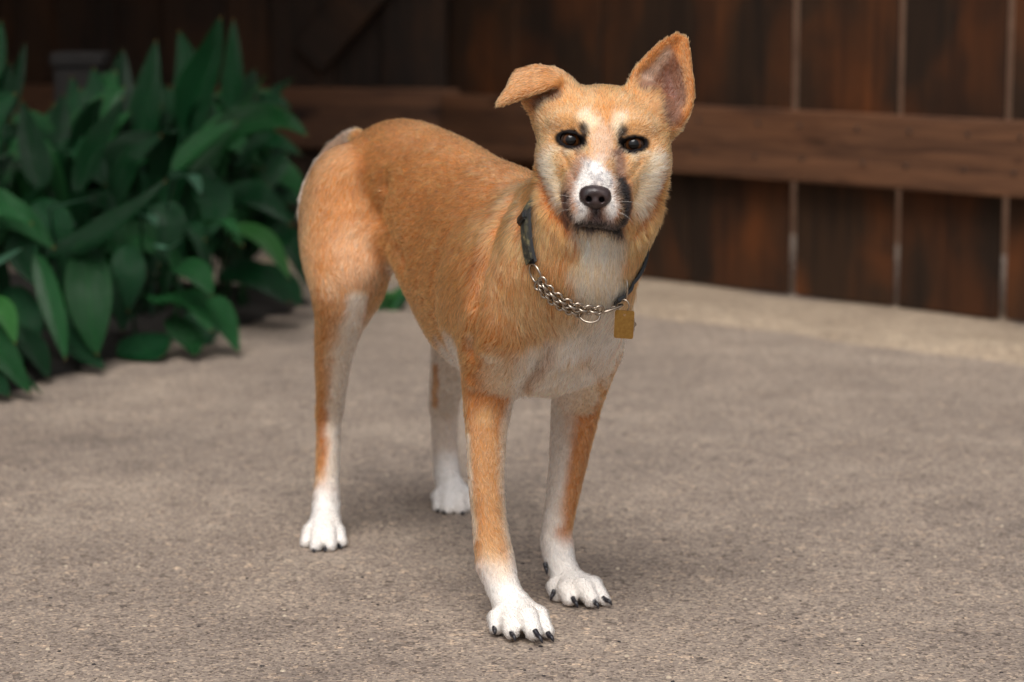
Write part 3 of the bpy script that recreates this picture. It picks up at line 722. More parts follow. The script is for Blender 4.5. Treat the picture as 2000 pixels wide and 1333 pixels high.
for L_,r_,a_ in (
  ([(998,385),(968,440),(944,520),(928,600),(914,690)],20,-.0085),
  ([(1008,430),(988,520),(966,610),(955,680)],34,.0045),
  ([(742,370),(730,420),(752,470),(775,505)],36,-.0120),
  ([(700,420),(684,490)],44,.0035),
  ([(1062,690),(1035,740),(1005,790)],12,-.0055),([(1148,705),(1172,745),(1185,770)],12,-.0045),([(1110,690)],40,.005),
  ([(646,700),(644,760)],11,-.0035),([(918,748)],17,.004),([(936,1104)],11,.0025),([(1066,1052)],10,.002),
  ([(1100,302),(1112,330),(1124,352)],8,-.0022),([(1250,314),(1240,337),(1224,354)],8,-.0022),([(1177,220),(1178,262)],9,-.0016),
  ([(1050,345),(1072,402),(1104,446)],15,-.0085),([(1300,360),(1278,408),(1246,450)],15,-.0075),([(1090,425),(1110,470)],20,.002),
  ([(860,300),(900,320),(950,350)],18,.0015),([(880,470),(850,520),(840,570)],10,-.0012),([(850,450),(822,510),(812,550)],10,-.0012)):
    sculpt(L_,r_,a_)
DV[:,2]=np.maximum(DV[:,2],.0004)
DN=vnormals(DV,DF); DX,DY,DD=project(DV)
def smooth01(x): x=np.clip(x,0,1); return x*x*(3-2*x)
C_TAN=lin(194,129,74); C_OR=lin(180,112,58); C_LT=lin(218,168,114); C_CR=lin(238,218,188); C_WH=lin(250,248,246); C_DK=lin(20,16,18)
def vnoise(P,cell,seed):
    # smooth value noise on points
    Q=P/cell; I=np.floor(Q).astype(np.int64); f=Q-I; f=f*f*(3-2*f); r=0
    for a in (0,1):
        for b in (0,1):
            for c in (0,1):
                h=((I[:,0]+a)*73856093 ^ (I[:,1]+b)*19349663 ^ (I[:,2]+c)*83492791 ^ seed*2654435)%100003/100003.
                r=r+h*(f[:,0] if a else 1-f[:,0])*(f[:,1] if b else 1-f[:,1])*(f[:,2] if c else 1-f[:,2])
    return r
SLOC=(DV[:,:2]-MID)@AX; TLOC=(DV[:,:2]-MID)@LT
colr=np.tile(np.array(C_TAN),(len(DV),1))
WARP=np.stack([vnoise(DV,.016,k) for k in (1,2,3)],1)-.5
PW=DV+WARP*.012
def lay(w,c): 
    global colr
    w=np.clip(w,0,1)[:,None]; colr=colr*(1-w)+np.array(c)*w
def stroke(px,r,c,st=1.,soft=.5,warp=1.,flat=None):
    if flat is None: flat=all(1095<p[0]<1232 and 255<p[1]<450 for p in px)
    pts=dense(px,r)
    P3=[surf(*p) for p in pts]; P=DV+WARP*min(.012,.9*r*.00052)*warp
    best=np.full(len(DV),1e9)
    for p in P3:
        R=r*(p[1]/FPX); q=P-p
        if flat:     # markings of the face run back along the head
            dz=q@HF; d=np.sqrt((q@HR)**2+(q@HU)**2)/R; d=np.where((dz>.010)|(dz<-.035)|(DV[:,2]<.40),1e9,d)
        else: d=np.linalg.norm(q,axis=1)/R
        best=np.minimum(best,d)
    lay(st*(1-smooth01((best-(1-soft))/(2*soft))),c)
# broad areas that follow the anatomy
lay(smooth01((-DN[:,2]-.45)/.4)*smooth01((.40-DV[:,2])/.1)*.8,C_CR)
inner=np.where(TLOC>0,-1,1)*(DN[:,:2]@LT)       # faces turned to the midline
lay(smooth01((inner-.1)/.6)*smooth01((.30-DV[:,2])/.06)*.7,lin(228,214,200))

# body
stroke([(985,395),(960,450),(938,520),(930,570)],13,lin(150,92,54),.35,.7)
stroke([(1000,350),(1010,420)],22,lin(214,160,108),.5,.7)
stroke([(690,480),(702,530)],42,lin(214,168,128),.7,.8)
stroke([(650,560),(655,600)],26,lin(222,178,136),.5,.6)
stroke([(700,585),(690,640),(678,690),(664,760),(658,850),(655,930)],22,lin(240,230,216),.9,.5)
stroke([(640,590),(625,640),(622,700),(630,760)],18,C_TAN,.8,.5)
stroke([(632,800),(627,850),(627,885)],11,C_OR,.85,.5)
stroke([(625,930),(620,960)],10,lin(232,190,150),.6,.5)
stroke([(885,690),(872,800),(870,900)],44,lin(224,210,196),.9,.4)
stroke([(850,715),(849,755),(845,790)],9,C_OR,.95,.4)
tl_=np.full(len(DV),9.)
for (p0,r0),(p1,r1) in zip(TAIL[1:-1],TAIL[2:]):
    for q in np.linspace(0,1,6): tl_=np.minimum(tl_,np.linalg.norm(DV-(p0+(p1-p0)*q),axis=1)-(r0+(r1-r0)*q))
lay((1-smooth01((tl_-.001)/.004))*.85,lin(224,186,160))
# chest and neck
stroke([(1182,585),(1192,625),(1200,650)],34,lin(236,218,194),.85,.6)
stroke([(1080,590),(1010,620)],42,lin(222,172,118),.5,.7)
stroke([(1052,706),(1075,698),(1110,685),(1170,672),(1215,680)],36,lin(244,236,224),.95,.7)
stroke([(1018,740),(1012,780)],14,lin(244,236,224),.95,.4)
stroke([(1060,740),(1130,740),(1190,720)],42,lin(238,224,206),.9,.4)
stroke([(1130,655),(1170,645),(1215,650)],22,lin(240,228,212),.9,.5)
stroke([(1074,680),(1064,715),(1030,760)],14,lin(170,134,112),.75,.6)  # darker hair, with the chest crease's shade painted in
stroke([(1160,715),(1188,750)],11,lin(184,150,128),.6,.6)  # armpit shade painted into the darker hair on the other side
stroke([(1215,690),(1196,735)],8,lin(206,150,96),.7,.6)
stroke([(1165,462),(1170,520),(1182,575)],54,lin(234,214,184),.95,.45)
stroke([(1128,470),(1135,520)],20,lin(230,200,158),.7,.6)
stroke([(1054,345),(1070,400),(1096,442),(1112,490)],20,C_OR,.9,.6)  # shade under the cheek painted as deep orange on the neck
stroke([(1302,365),(1284,405),(1260,442),(1250,500),(1246,560)],17,C_OR,.9,.6)  # matching orange shade painted down the other side of the neck
# front legs
stroke([(1086,800),(1086,900),(1076,1000),(1072,1060)],24,lin(228,218,208),.9,.4)
stroke([(1172,790),(1152,870),(1130,965),(1110,1035)],13,C_OR,.85,.8)
stroke([(1098,1045)],16,C_OR,.75,.6)
stroke([(914,850),(920,960),(928,1050)],9,C_CR,.8,.8)
stroke([(985,830),(980,930),(984,1000),(996,1070)],11,lin(232,204,170),.8,.8)
stroke([(955,860),(955,960),(960,1050)],26,lin(208,156,104),.85,.8)
stroke([(948,812)],22,lin(228,186,132),.6,.6)
for P_,r_ in (([(1100,1105),(1118,1148),(1160,1162)],36),([(978,1145),(1000,1192),(1045,1225)],42),([(638,985),(635,1045)],44),([(874,935),(882,985)],44)):
    stroke(P_,r_,C_WH,1.,.7)
stroke([(1112,1080)],16,lin(236,206,170),.7,.6); stroke([(968,1090),(980,1120)],26,lin(232,196,152),.7,.8)
stroke([(1032,1200)],10,lin(240,216,186),.7,.6); stroke([(648,1050)],7,lin(236,204,172),.8,.5)
# head
stroke([(1120,250),(1176,235),(1235,258),(1176,320)],85,C_LT,.85,.45)
stroke([(1060,235),(1060,290)],26,lin(214,166,112),.6,.6); stroke([(1296,262),(1300,300)],24,lin(212,152,92),.6,.6)
stroke([(1186,168),(1183,205),(1182,238)],20,lin(206,134,66),.65,.6)
stroke([(1110,182),(1150,168)],24,lin(214,156,96),.5,.7); stroke([(1245,185),(1215,172)],24,lin(212,152,92),.5,.7)
stroke([(1153,240),(1146,228)],17,lin(242,220,186),.95,.6); stroke([(1204,245),(1212,232)],17,lin(242,220,186),.95,.6); stroke([(1092,294),(1110,300)],8,lin(234,208,170),.8,.6); stroke([(1238,308),(1258,300)],8,lin(234,208,170),.8,.6)
stroke([(1070,312),(1078,350),(1094,385)],24,lin(236,214,180),.9,.5)
stroke([(1280,325),(1264,360),(1246,392)],24,lin(236,214,180),.9,.5)
stroke([(1098,305),(1106,335)],10,lin(206,150,92),.6,.6); stroke([(1256,312),(1244,338)],10,lin(206,150,92),.6,.6)
stroke([(1176,262),(1174,305)],17,lin(212,174,146),.75,.6)
stroke([(1140,315),(1126,338),(1117,372),(1112,395)],13,lin(172,130,108),.85,.6)
stroke([(1204,305),(1212,335),(1217,368)],15,lin(128,94,80),.9,.6)
stroke([(1158,325),(1148,348),(1136,385),(1132,420)],13,C_WH,1,.6,1.3); stroke([(1164,330),(1180,350),(1194,385),(1190,412)],12,C_WH,1,.6,1.3); stroke([(1162,348)],17,C_WH,.85,.7,1.3)
stroke([(1172,312)],9,lin(226,206,190),.6,.8)
stroke([(1158,342),(1168,348)],6,lin(140,136,142),.6,.8,1.5)
stroke([(1213,355),(1218,380),(1221,405),(1217,425),(1206,440)],12.5,C_DK,1,.7); stroke([(1186,443),(1210,440)],10,C_DK,1,.5)
stroke([(1106,378),(1105,405),(1111,428)],8,lin(44,32,34),.95,.5)
stroke([(1162,410),(1162,436)],16,lin(66,58,64),.95,.7); stroke([(1140,433),(1186,436)],8,lin(84,76,82),.8,.7); stroke([(1126,438),(1160,438),(1204,444)],6,C_DK,1,.5); stroke([(1190,425)],9,lin(110,100,106),.6,.7)
stroke([(1163,412)],9,C_DK,.8,.6)
sp_=vnoise(DV,.0032,77); wm=(colr.min(1)>.55)&(DV[:,2]>.43)&(np.linalg.norm(DV-hp(1163,385,100),axis=1)<.045)
lay(wm*smooth01((sp_-.58)/.2)*.75,lin(140,136,142))
for c in EYES:
    q=DV-c; x=(q@HR)/HM; y=(q@HU)/HM; lay((1-smooth01((np.sqrt((x/30)**2+((y+(.16 if c[0]<.08 else -.16)*x+1)/18.)**2)-.95)/.25))*(DV[:,1]<2.45),C_DK)
for q,L in ((0,[(1094,270),(1114,259),(1134,270)]),(0,[(1094,278),(1114,291),(1134,284)]),(1,[(1214,278),(1236,267),(1259,281)]),(1,[(1215,288),(1236,300),(1259,287)])):
    stroke(L,6.5,C_DK,1.,.4,.3)
stroke([(1137,278),(1143,263),(1139,249)],8.5,C_DK,.95,.6,.8); stroke([(1211,284),(1211,267),(1219,254)],9,C_DK,.95,.6,.8); stroke([(1085,276)],4,C_DK,.7,.6,.3); stroke([(1266,288)],4,C_DK,.7,.6,.3)
stroke([(1133,290),(1128,298)],6,lin(96,74,66),.7,.6,.5); stroke([(1212,292),(1208,300)],6,lin(96,74,66),.7,.6,.5)
# ears
stroke([(975,200),(1000,172),(1040,150),(1080,148)],26,lin(198,140,86),.9,.4,.5)
stroke([(1048,205),(1062,193),(1090,183)],11,lin(96,62,46),.9,.5,.5); stroke([(1066,196),(1058,207)],5,lin(206,176,146),.7,.6,.5)
stroke([(1265,165),(1300,120),(1320,150),(1325,200),(1300,170),(1312,225)],22,lin(112,74,56),1,.4,.5)
stroke([(1262,158),(1280,128),(1300,105)],11,lin(206,172,148),.8,.6,.5)
stroke([(1300,150),(1312,190)],9,lin(118,80,70),.7,.6,.5)
stroke([(1234,158),(1260,116),(1292,84),(1328,67),(1344,92),(1350,140),(1357,190),(1352,228)],7,lin(164,100,50),1,.5,.5)
lay(smooth01((.080-DV[:,2]+WARP[:,0]*.02)/.05),C_WH)
qn_=DV-hp(1163,386,118); lay((1-smooth01((np.sqrt(((qn_@HR)/HM/30)**2+((qn_@HU)/HM/23)**2)-.8)/.25))*((qn_@HF)/HM>-40),C_DK)
# coat mottling
g=vnoise(DV,.02,9)*.5+vnoise(DV,.045,10)*.5
colr=colr*(1+(g-.5)[:,None]*np.array([.25,.30,.36]))
colr=np.clip(colr,.005,.95)
# ---- body mesh
dog=empty('dog',(MID[0],MID[1],0)); tag(dog,'tan and white dog with one folded ear, standing on the concrete facing us','dog')
DO=np.array([MID[0],MID[1],0])
def vattr(me,name,C,dom='POINT'):
    a=me.attributes.new(name,'FLOAT_COLOR',dom); a.data.foreach_set('color',np.concatenate([C,np.ones((len(C),1))],1).astype(np.float32).ravel())
m,nt,b=mat('dog_skin'); at=nd(nt,'ShaderNodeAttribute'); at.attribute_name='coat'
nt.links.new(mix(nt,1.,at.outputs['Color'],(.8,.76,.72),'MULTIPLY'),b.inputs['Base Color']); b.inputs['Roughness'].default_value=.8; b.inputs['Specular IOR Level'].default_value=.15; M_SKIN=m
me=mesh('body',DV-DO,DF); vattr(me,'coat',colr); obj('body',me,M_SKIN,dog)
# ---- nose, eyes, claws
m,nt,b=mat('nose_leather'); tc=nd(nt,'ShaderNodeTexCoord'); vo=nd(nt,'ShaderNodeTexVoronoi'); vo.inputs['Scale'].default_value=900; nt.links.new(tc.outputs['Object'],vo.inputs['Vector'])
nf=noise(nt,tc.outputs['Object'],60,3,.5)
nt.links.new(ramp(nt,nf,[(.35,lin(34,27,29)),(.7,lin(62,46,44))]),b.inputs['Base Color']); b.inputs['Roughness'].default_value=.34; bump(nt,b,vo.outputs['Distance'],.35,.0006); M_NOSE=m
obj('nose',mesh('nose',NV-DO,NF),M_NOSE,dog)
m,nt,b=mat('eye'); tc=nd(nt,'ShaderNodeTexCoord'); gm=nd(nt,'ShaderNodeVectorMath'); gm.operation='DOT_PRODUCT'; nrm=nd(nt,'ShaderNodeVectorMath'); nrm.operation='NORMALIZE'
nt.links.new(tc.outputs['Object'],nrm.inputs[0]); nt.links.new(nrm.outputs[0],gm.inputs[0]); gm.inputs[1].default_value=(0,0,1)
fi=noise(nt,mapping(nt,tc.outputs['Object'],(300,300,300)),1.,4,.6)
dv=math_(nt,'ADD',gm.outputs['Value'],math_(nt,'MULTIPLY',math_(nt,'SUBTRACT',fi,.5),.02))
nt.links.new(ramp(nt,dv,[(0,lin(40,34,32)),(.72,lin(58,46,40)),(.755,lin(20,12,8)),(.80,lin(74,44,22)),(.89,lin(60,34,16)),(.93,lin(4,3,3)),(1,lin(3,3,3))]),b.inputs['Base Color'])
b.inputs['Roughness'].default_value=.03; b.inputs['Specular IOR Level'].default_value=.34; M_EYE=m
for c in EYES:
    bm=bmesh.new(); bmesh.ops.create_uvsphere(bm,u_segments=32,v_segments=24,radius=float(ER))
    for v in bm.verts:                       # cornea bulge
        k=v.co.z/ER; v.co*=1+.05*max(0,(k-.8)/.2)
    for f in bm.faces: f.smooth=True
    me=bpy.data.meshes.new('eye'); bm.to_mesh(me); bm.free()
    o=obj('eye',me,M_EYE,dog); look=Vector(HF*1.0+CR*.0); o.location=Vector(c-DO); o.rotation_euler=look.to_track_quat('Z','Y').to_euler()
m,nt,b=mat('claw'); b.inputs['Base Color'].default_value=(*lin(30,28,34),1); b.inputs['Roughness'].default_value=.35; M_CLAW=m
for a_,b_ in CLAWS:
    a_=np.asarray(a_);b_=np.asarray(b_); ln=np.linalg.norm(b_-a_); dz_=np.array([0,0,-.0015]); a_=a_+dz_; b_=a_+(b_-a_+dz_)*.8; mid=(a_+b_)/2+np.array([0,-.0010,.0020]); a0=a_-(b_-a_)*.6
    b_=b_.copy(); b_[2]=max(b_[2],.0008)
    P=polyl([a0,a_,mid,b_],np.linspace(0,1,10)); R=np.interp(np.linspace(0,1,10),[0,.4,.8,1],[.0027,.0027,.0018,.0006])
    P[:,2]=np.maximum(P[:,2],R*.8)
    me=tube('claw',P-DO,R,8); obj('claw',me,M_CLAW,dog)
# ---- coat: hair direction and length from the shape's own parts
NOSE_P=hp(1163,380,120)
def flow_field(V,N):
    W=np.zeros(len(V)); FL=np.zeros_like(V); HL=np.zeros(len(V))
    for P in prims:
        ty=P[0]
        if ty=='x' or P[7]<.0015: continue
        if ty=='c':
            a,b,ra,rb=P[1:5]; ba=b-a; h=np.clip(((V-a)@ba)/(ba@ba),0,1); d=np.linalg.norm(V-a-h[:,None]*ba,axis=1)-(ra+(rb-ra)*h); fl=np.tile(P[6]/(np.linalg.norm(P[6])+1e-9),(len(V),1))
        elif ty=='e':
            c,A,r=P[1:4]; q=(V-c)@A.T; k0=np.linalg.norm(q/r,axis=1); k1=np.linalg.norm(q/r**2,axis=1); d=k0*(k0-1)/np.maximum(k1,1e-6); fl=np.tile(P[6]/np.linalg.norm(P[6]),(len(V),1))
        else:
            pts,r=P[1],P[3]; lo,hi=pts.min(0)-r.max()-.03,pts.max(0)+r.max()+.03
            idx=np.where(((V>lo)&(V<hi)).all(1))[0]; d=np.full(len(V),.1); fl=np.zeros_like(V)
            if len(idx)==0: continue
            for ch in np.array_split(idx,max(1,len(idx)//4000)):
                D2=np.linalg.norm(V[ch][:,None]-pts[None],axis=2)-r[None]; j=D2.argmin(1); d[ch]=D2[np.arange(len(ch)),j]
                if P[6] is None:
                    T=np.gradient(pts,axis=0); fl[ch]=T[j]/np.linalg.norm(T[j],axis=1,keepdims=True)
                else: fl[ch]=P[6]/np.linalg.norm(P[6])
        w=np.exp(-np.maximum(d,0)/.006); w[d>.03]=0
        W+=w; FL+=fl*w[:,None]; HL+=P[7]*w
    W=np.maximum(W,1e-6); return FL/W[:,None],HL/W
FLW,HLN=flow_field(DV,DN)
hx=DD<DE+.10
hd=((DV-hp(1176,270,-20))**2).sum(1)**.5; face=smooth01((.095-hd)/.03)*(DV[:,2]>.43)
rad=DV-NOSE_P; rad/=np.linalg.norm(rad,axis=1,keepdims=True); rad=rad-.6*HF
earm=((DX>1240)&(DY<235)&(DV[:,2]>.5)&(DY<150+ (DX-1240)*.9))|((DX<1100)&(DY<185)&(DV[:,2]>.5))
face=np.where(earm,0,face)
FLW=FLW*(1-face[:,None])+rad*face[:,None]
sw=np.stack([vnoise(DV,.03,21),vnoise(DV,.03,22),vnoise(DV,.03,23)],1)-.5
FLW=FLW+sw*.7
FLW-=DN*(FLW*DN).sum(1,keepdims=True); FLW/=np.linalg.norm(FLW,axis=1,keepdims=True)+1e-9
# sampling
def sample(count,wt):
    A=.5*np.linalg.norm(np.cross(DV[DF[:,2]]-DV[DF[:,0]],DV[DF[:,3]]-DV[DF[:,1]]),axis=1)*wt
    c=np.cumsum(A); f=np.searchsorted(c,rng.random(count)*c[-1]); u,v=rng.random(count),rng.random(count)
    W4=np.stack([(1-u)*(1-v),u*(1-v),u*v,(1-u)*v],1); q=DF[f]
    def it(X): return np.einsum('ni,ni...->n...',W4,X[q])
    return it(DV),it(DN),it(FLW),it(HLN),it(colr)
fw=np.ones(len(DF)); fz=DV[DF].mean(1)
fhead=(fz[:,2]>.40)&(fz[:,1]<2.50); fw[fhead]=2.0
fw[fz[:,2]<.004]=.02
skip=np.zeros(len(DF),bool)
for i,c in enumerate(EYES):
    q=(fz-c); x=(q@HR)/HM; y=(q@HU)/HM; skip|=((x/31)**2+(y/19)**2<1.1)&(fz[:,1]<2.42)
qn=fz-hp(1163,386,125); skip|=(((qn@HR)/HM/28)**2+((qn@HU)/HM/21)**2<1)&((qn@HF)/HM>-25)
fw[skip]=0
NH=320000
HP,HN,HF_,HLs,HC=sample(NH,fw)
HN/=np.linalg.norm(HN,axis=1,keepdims=True); HF_/=np.linalg.norm(HF_,axis=1,keepdims=True)
hdn=np.linalg.norm(HP-NOSE_P,axis=1)
Ls=HLs*np.clip(.7+hdn/.2,.7,1.)*rng.uniform(.65,1.15,NH)
for c in EYES: Ls*=np.clip(np.linalg.norm(HP-c,axis=1)/.030,.3,1)
lift=np.radians(rng.normal(17,5,NH)+15*np.clip((.013-Ls)/.008,0,1)); lift=np.clip(lift,np.radians(5),np.radians(45))
stray=rng.random(NH)<.015; lift=np.where(stray,lift+.35,lift); Ls=np.where(stray,Ls*1.2,Ls)
SD=np.cross(HN,HF_)
cl=np.stack([vnoise(HP,.0055,31),vnoise(HP,.0055,32)],1)-.5
dirn=HF_+SD*(cl[:,:1]*.75+rng.normal(0,.12,(NH,1))); dirn/=np.linalg.norm(dirn,axis=1,keepdims=True)
# tufts: neighbouring hairs lean together
from mathutils.kdtree import KDTree
NC=40000; sel=rng.choice(NH,NC,replace=False); kd=KDTree(NC)
for i,q in enumerate(HP[sel].tolist()): kd.insert(q,i)
kd.balance(); near=np.fromiter((kd.find(q)[1] for q in HP.tolist()),int,NH)
coff=HP[sel][near]-HP; coff-=HN*(coff*HN).sum(1,keepdims=True)
cvar=rng.normal(1,.17,NC)[near][:,None]; clen=rng.uniform(.9,1.12,NC)[near]; Ls*=clen
dirn=dirn+SD*rng.normal(0,.12,NC)[near][:,None]; dirn/=np.linalg.norm(dirn,axis=1,keepdims=True); lift=lift+rng.normal(0,.05,NC)[near]
KP=5; tt=np.linspace(0,1,KP)
lift=lift+cl[:,1]*.18
c_,s_=np.cos(lift)[:,None],np.sin(lift)[:,None]
pts=np.zeros((NH,KP,3),np.float32)
for i,t in enumerate(tt):
    pts[:,i]=HP-HN*.0002+Ls[:,None]*(dirn*c_*t*(1+.1*t)+HN*s_*(t-.55*t*t))+np.array([0,0,-1])*(Ls[:,None]**1)*t*t*.06+coff*(t**1.4)*.38*np.clip(Ls/.010,0,1)[:,None]
pts[:,:,2]=np.maximum(pts[:,:,2],.0008)
var=np.clip(rng.normal(1,.2,(NH,1)),.5,1.6)
ticks=(rng.random((NH,1))<.10)&(HC[:,:1]>.3)&(HC[:,2:]<.3); HC=HC*var*np.clip(cvar,.5,1.5); HC=np.where(ticks,HC*.45,HC)
HC=np.clip(HC,.004,.95)
hc=bpy.data.hair_curves.new('coat'); hc.add_curves([KP]*NH)
hc.position_data.foreach_set('vector',(pts-DO.astype(np.float32)).ravel())
ra=hc.attributes.new('radius','FLOAT','POINT'); taper=np.array([.9,1.,.85,.55,.12])*.00026
ra.data.foreach_set('value',(taper[None,:]*rng.uniform(.75,1.2,(NH,1))).astype(np.float32).ravel())
ca=hc.attributes.new('coat','FLOAT_COLOR','CURVE'); ca.data.foreach_set('color',np.concatenate([HC,np.ones((NH,1))],1).astype(np.float32).ravel())
hm=bpy.data.materials.new('coat_hair'); hm.use_nodes=True; nt=hm.node_tree; nt.nodes.clear()
at=nd(nt,'ShaderNodeAttribute'); at.attribute_name='coat'; hi=nd(nt,'ShaderNodeHairInfo')
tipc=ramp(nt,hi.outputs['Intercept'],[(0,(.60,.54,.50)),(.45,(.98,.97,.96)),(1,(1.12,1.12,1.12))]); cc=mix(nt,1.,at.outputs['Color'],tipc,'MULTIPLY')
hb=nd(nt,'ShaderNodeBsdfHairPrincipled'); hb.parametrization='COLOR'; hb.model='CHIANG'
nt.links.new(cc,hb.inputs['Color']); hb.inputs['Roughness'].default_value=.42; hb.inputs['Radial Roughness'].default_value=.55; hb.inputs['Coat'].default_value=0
on=nd(nt,'ShaderNodeOutputMaterial'); nt.links.new(hb.outputs[0],on.inputs['Surface'])
hc.materials.append(hm)
ho=bpy.data.objects.new('coat',hc); COL.objects.link(ho); ho.parent=dog
# whiskers
m,nt,b=mat('whisker'); b.inputs['Base Color'].default_value=(.55,.52,.48,1); b.inputs['Roughness'].default_value=.5; M_WH=m
WK=[((1112,385),(1080,383)),((1110,398),(1078,402)),((1113,410),(1085,420)),((1212,395),(1252,402)),((1214,405),(1250,420)),((1210,415),(1240,440)),((1116,375),(1090,366)),((1214,385),(1256,386))]
for (r0,r1) in WK[:4]+WK[5:6]:
    a_=surf(*r0); b_=pd(r1[0],r1[1],a_[1]/CP*1.0-.0); b_=np.array([b_[0],a_[1]-.004,a_[2]+(r0[1]-r1[1])*HM]); mid=(a_+b_)/2+np.array([0,-.004,.002])
    obj('whisker',tube('whisker',polyl([a_,mid,b_],np.linspace(0,1,8))-DO,np.linspace(.00014,.00004,8),5),M_WH,dog)
# ============================ collar and tags ============================
from mathutils.bvhtree import BVHTree
bvh=BVHTree.FromPolygons([tuple(v) for v in DV],[tuple(f) for f in DF.tolist()])
vis=[(1031,432),(1062,502),(1108,575),(1152,608),(1196,590),(1226,552)]
VP=np.array([surf(*p) for p in vis])
CC=(VP[0]+VP[-1])/2+np.array([.0,.045,.0]); 
# plane through the visible arc
_,_,vt=np.linalg.svd(VP-VP.mean(0)); PN=vt[2]; PN=PN if PN[2]>0 else -PN
CC=CC-PN*((CC-VP.mean(0))@PN)
e1=VP[3]-CC; e1-=PN*(e1@PN); e1/=np.linalg.norm(e1); e2=np.cross(PN,e1)
def loop_pt(a,off=.006):
    d=e1*math.cos(a)+e2*math.sin(a)
    r=bvh.ray_cast(Vector(CC),Vector(d)); 
    p=np.array(r[0]) if r[0] is not None else CC+d*.07
    return p+d*off,d
NL=180; ANGS=np.linspace(0,2*math.pi,NL,endpoint=False)
RAW=np.array([np.linalg.norm(loop_pt(a,0)[0]-CC) for a in ANGS])
for _ in range(6): RAW=.5*RAW+.25*(np.roll(RAW,1)+np.roll(RAW,-1))
rA=np.linalg.norm(VP[0]-CC); rG=np.linalg.norm(VP[-1]-CC)
print('radii',rA,rG)
def LP(a,off=.006,axial=0.):
    a=a%(2*math.pi); r=np.interp(a/(2*math.pi)*NL,np.arange(NL+1),np.append(RAW,RAW[0]))+off
    return CC+(e1*math.cos(a)+e2*math.sin(a))*r+PN*axial
def ang_of(p): 
    q=np.asarray(p)-CC; return math.atan2(q@e2,q@e1)
aA,aB,aD,aE,aF,aG=[ang_of(p) for p in VP]
print('collar angles',[round(math.degrees(x)) for x in (aA,aB,aD,aE,aF,aG)])
SG=1 if aG>aE else -1
# behind the neck the loop closes as an even curve between the two visible ends
for i,a in enumerate(ANGS):
    u=(SG*(a-aG))%(2*math.pi); span=(SG*(aA-aG))%(2*math.pi)
    if u<span:
        f=u/span; rr=rG*(1-f)+rA*f; RAW[i]=min(RAW[i],rr*(1-.22*math.sin(math.pi*f)))
collar=empty('dog_collar',CC); tag(collar,'chain link dog collar with dark camouflage strap around the dog\'s neck','collar')
CO=np.array(CC)
m,nt,b=mat('camouflage_webbing'); tc=nd(nt,'ShaderNodeTexCoord'); f=noise(nt,tc.outputs['Object'],110,3,.5,.6); f2=noise(nt,tc.outputs['Object'],1500,2,.5)
nt.links.new(ramp(nt,f,[(0,lin(30,30,24)),(.46,lin(58,56,42)),(.56,lin(90,84,58)),(.66,lin(168,150,104))],'CONSTANT'),b.inputs['Base Color']); b.inputs['Roughness'].default_value=.85; bump(nt,b,f2,.4,.001); M_CAMO=m
m,nt,b=mat('black_webbing'); tc=nd(nt,'ShaderNodeTexCoord'); f2=noise(nt,tc.outputs['Object'],1500,2,.5); b.inputs['Base Color'].default_value=(*lin(20,22,26),1); b.inputs['Roughness'].default_value=.75; bump(nt,b,f2,.4,.001); M_BLK=m
m,nt,b=mat('black_plastic'); b.inputs['Base Color'].default_value=(*lin(18,20,22),1); b.inputs['Roughness'].default_value=.35; M_PLA=m
m,nt,b=mat('chrome_steel'); b.inputs['Metallic'].default_value=1; b.inputs['Base Color'].default_value=(.40,.34,.28,1); b.inputs['Roughness'].default_value=.22; M_STEEL=m
m,nt,b=mat('brass'); tc=nd(nt,'ShaderNodeTexCoord'); f=noise(nt,tc.outputs['Object'],300,4,.6); b.inputs['Metallic'].default_value=.85; nt.links.new(ramp(nt,f,[(.3,lin(140,104,52)),(.7,lin(168,130,70))]),b.inputs['Base Color']); b.inputs['Roughness'].default_value=.42; M_BRASS=m
def strap(name,a0,a1,hw,th,m_,off=.006,n=40):
    V=[];F=[]
    for i in range(n+1):
        a=a0+(a1-a0)*i/n
        for ax,o_ in ((-hw,-th/2),(-hw*.96,th/2),(hw*.96,th/2),(hw,-th/2)): V.append(LP(a,off+o_,ax)-CO)
    for i in range(n):
        for k in range(4): F.append((i*4+k,(i+1)*4+k,(i+1)*4+(k+1)%4,i*4+(k+1)%4))
    F.append((0,1,2,3)); F.append((n*4+3,n*4+2,n*4+1,n*4))
    me=mesh(name,V,F,False); return obj(name,me,m_,collar)
# the strap runs round the back of the neck from one ring to the other
two=2*math.pi
aBB=aB; aFF=aF+SG*.02
back_end=aB+(two if SG>0 else -two)
strap('strap',aFF,back_end,.0078,.0032,M_BLK,.0045,120)
cam_a0=aA+(two if SG>0 else -two)-SG*.30
strap('camouflage_sleeve',cam_a0,back_end-SG*.05,.0082,.0026,M_CAMO,.0078,40)
# slide buckle on the sleeve
def solid(name,a,axw,lenr,th,off,m_):
    p0=LP(a,off); d=LP(a,off+.01)-p0; d/=np.linalg.norm(d); t=np.cross(PN,d); 
    bm=bmesh.new(); bmesh.ops.create_cube(bm,size=1)
    for v in bm.verts: v.co=(v.co.x*lenr,v.co.y*axw,v.co.z*th)
    bmesh.ops.bevel(bm,geom=bm.edges[:],offset=th*.35,segments=3,affect='EDGES')
    M3=np.stack([t,PN,d],1)
    for v in bm.verts: v.co=Vector(M3@np.array(v.co)+p0-CO)
    me=bpy.data.meshes.new(name); bm.to_mesh(me); bm.free(); return obj(name,me,m_,collar)
solid('slide_buckle',aA+SG*.03,.021,.010,.006,.0095,M_PLA)
def ring(name,c,u,v,ru,rv,r,m_,parent,org,seg=36,power=1.):
    A=np.linspace(0,2*math.pi,seg,endpoint=False); P=[c+u*ru*math.copysign(abs(math.cos(a))**power,math.cos(a))+v*rv*math.copysign(abs(math.sin(a))**power,math.sin(a))-org for a in A]
    return obj(name,tube(name,P,r,8,True),m_,parent)
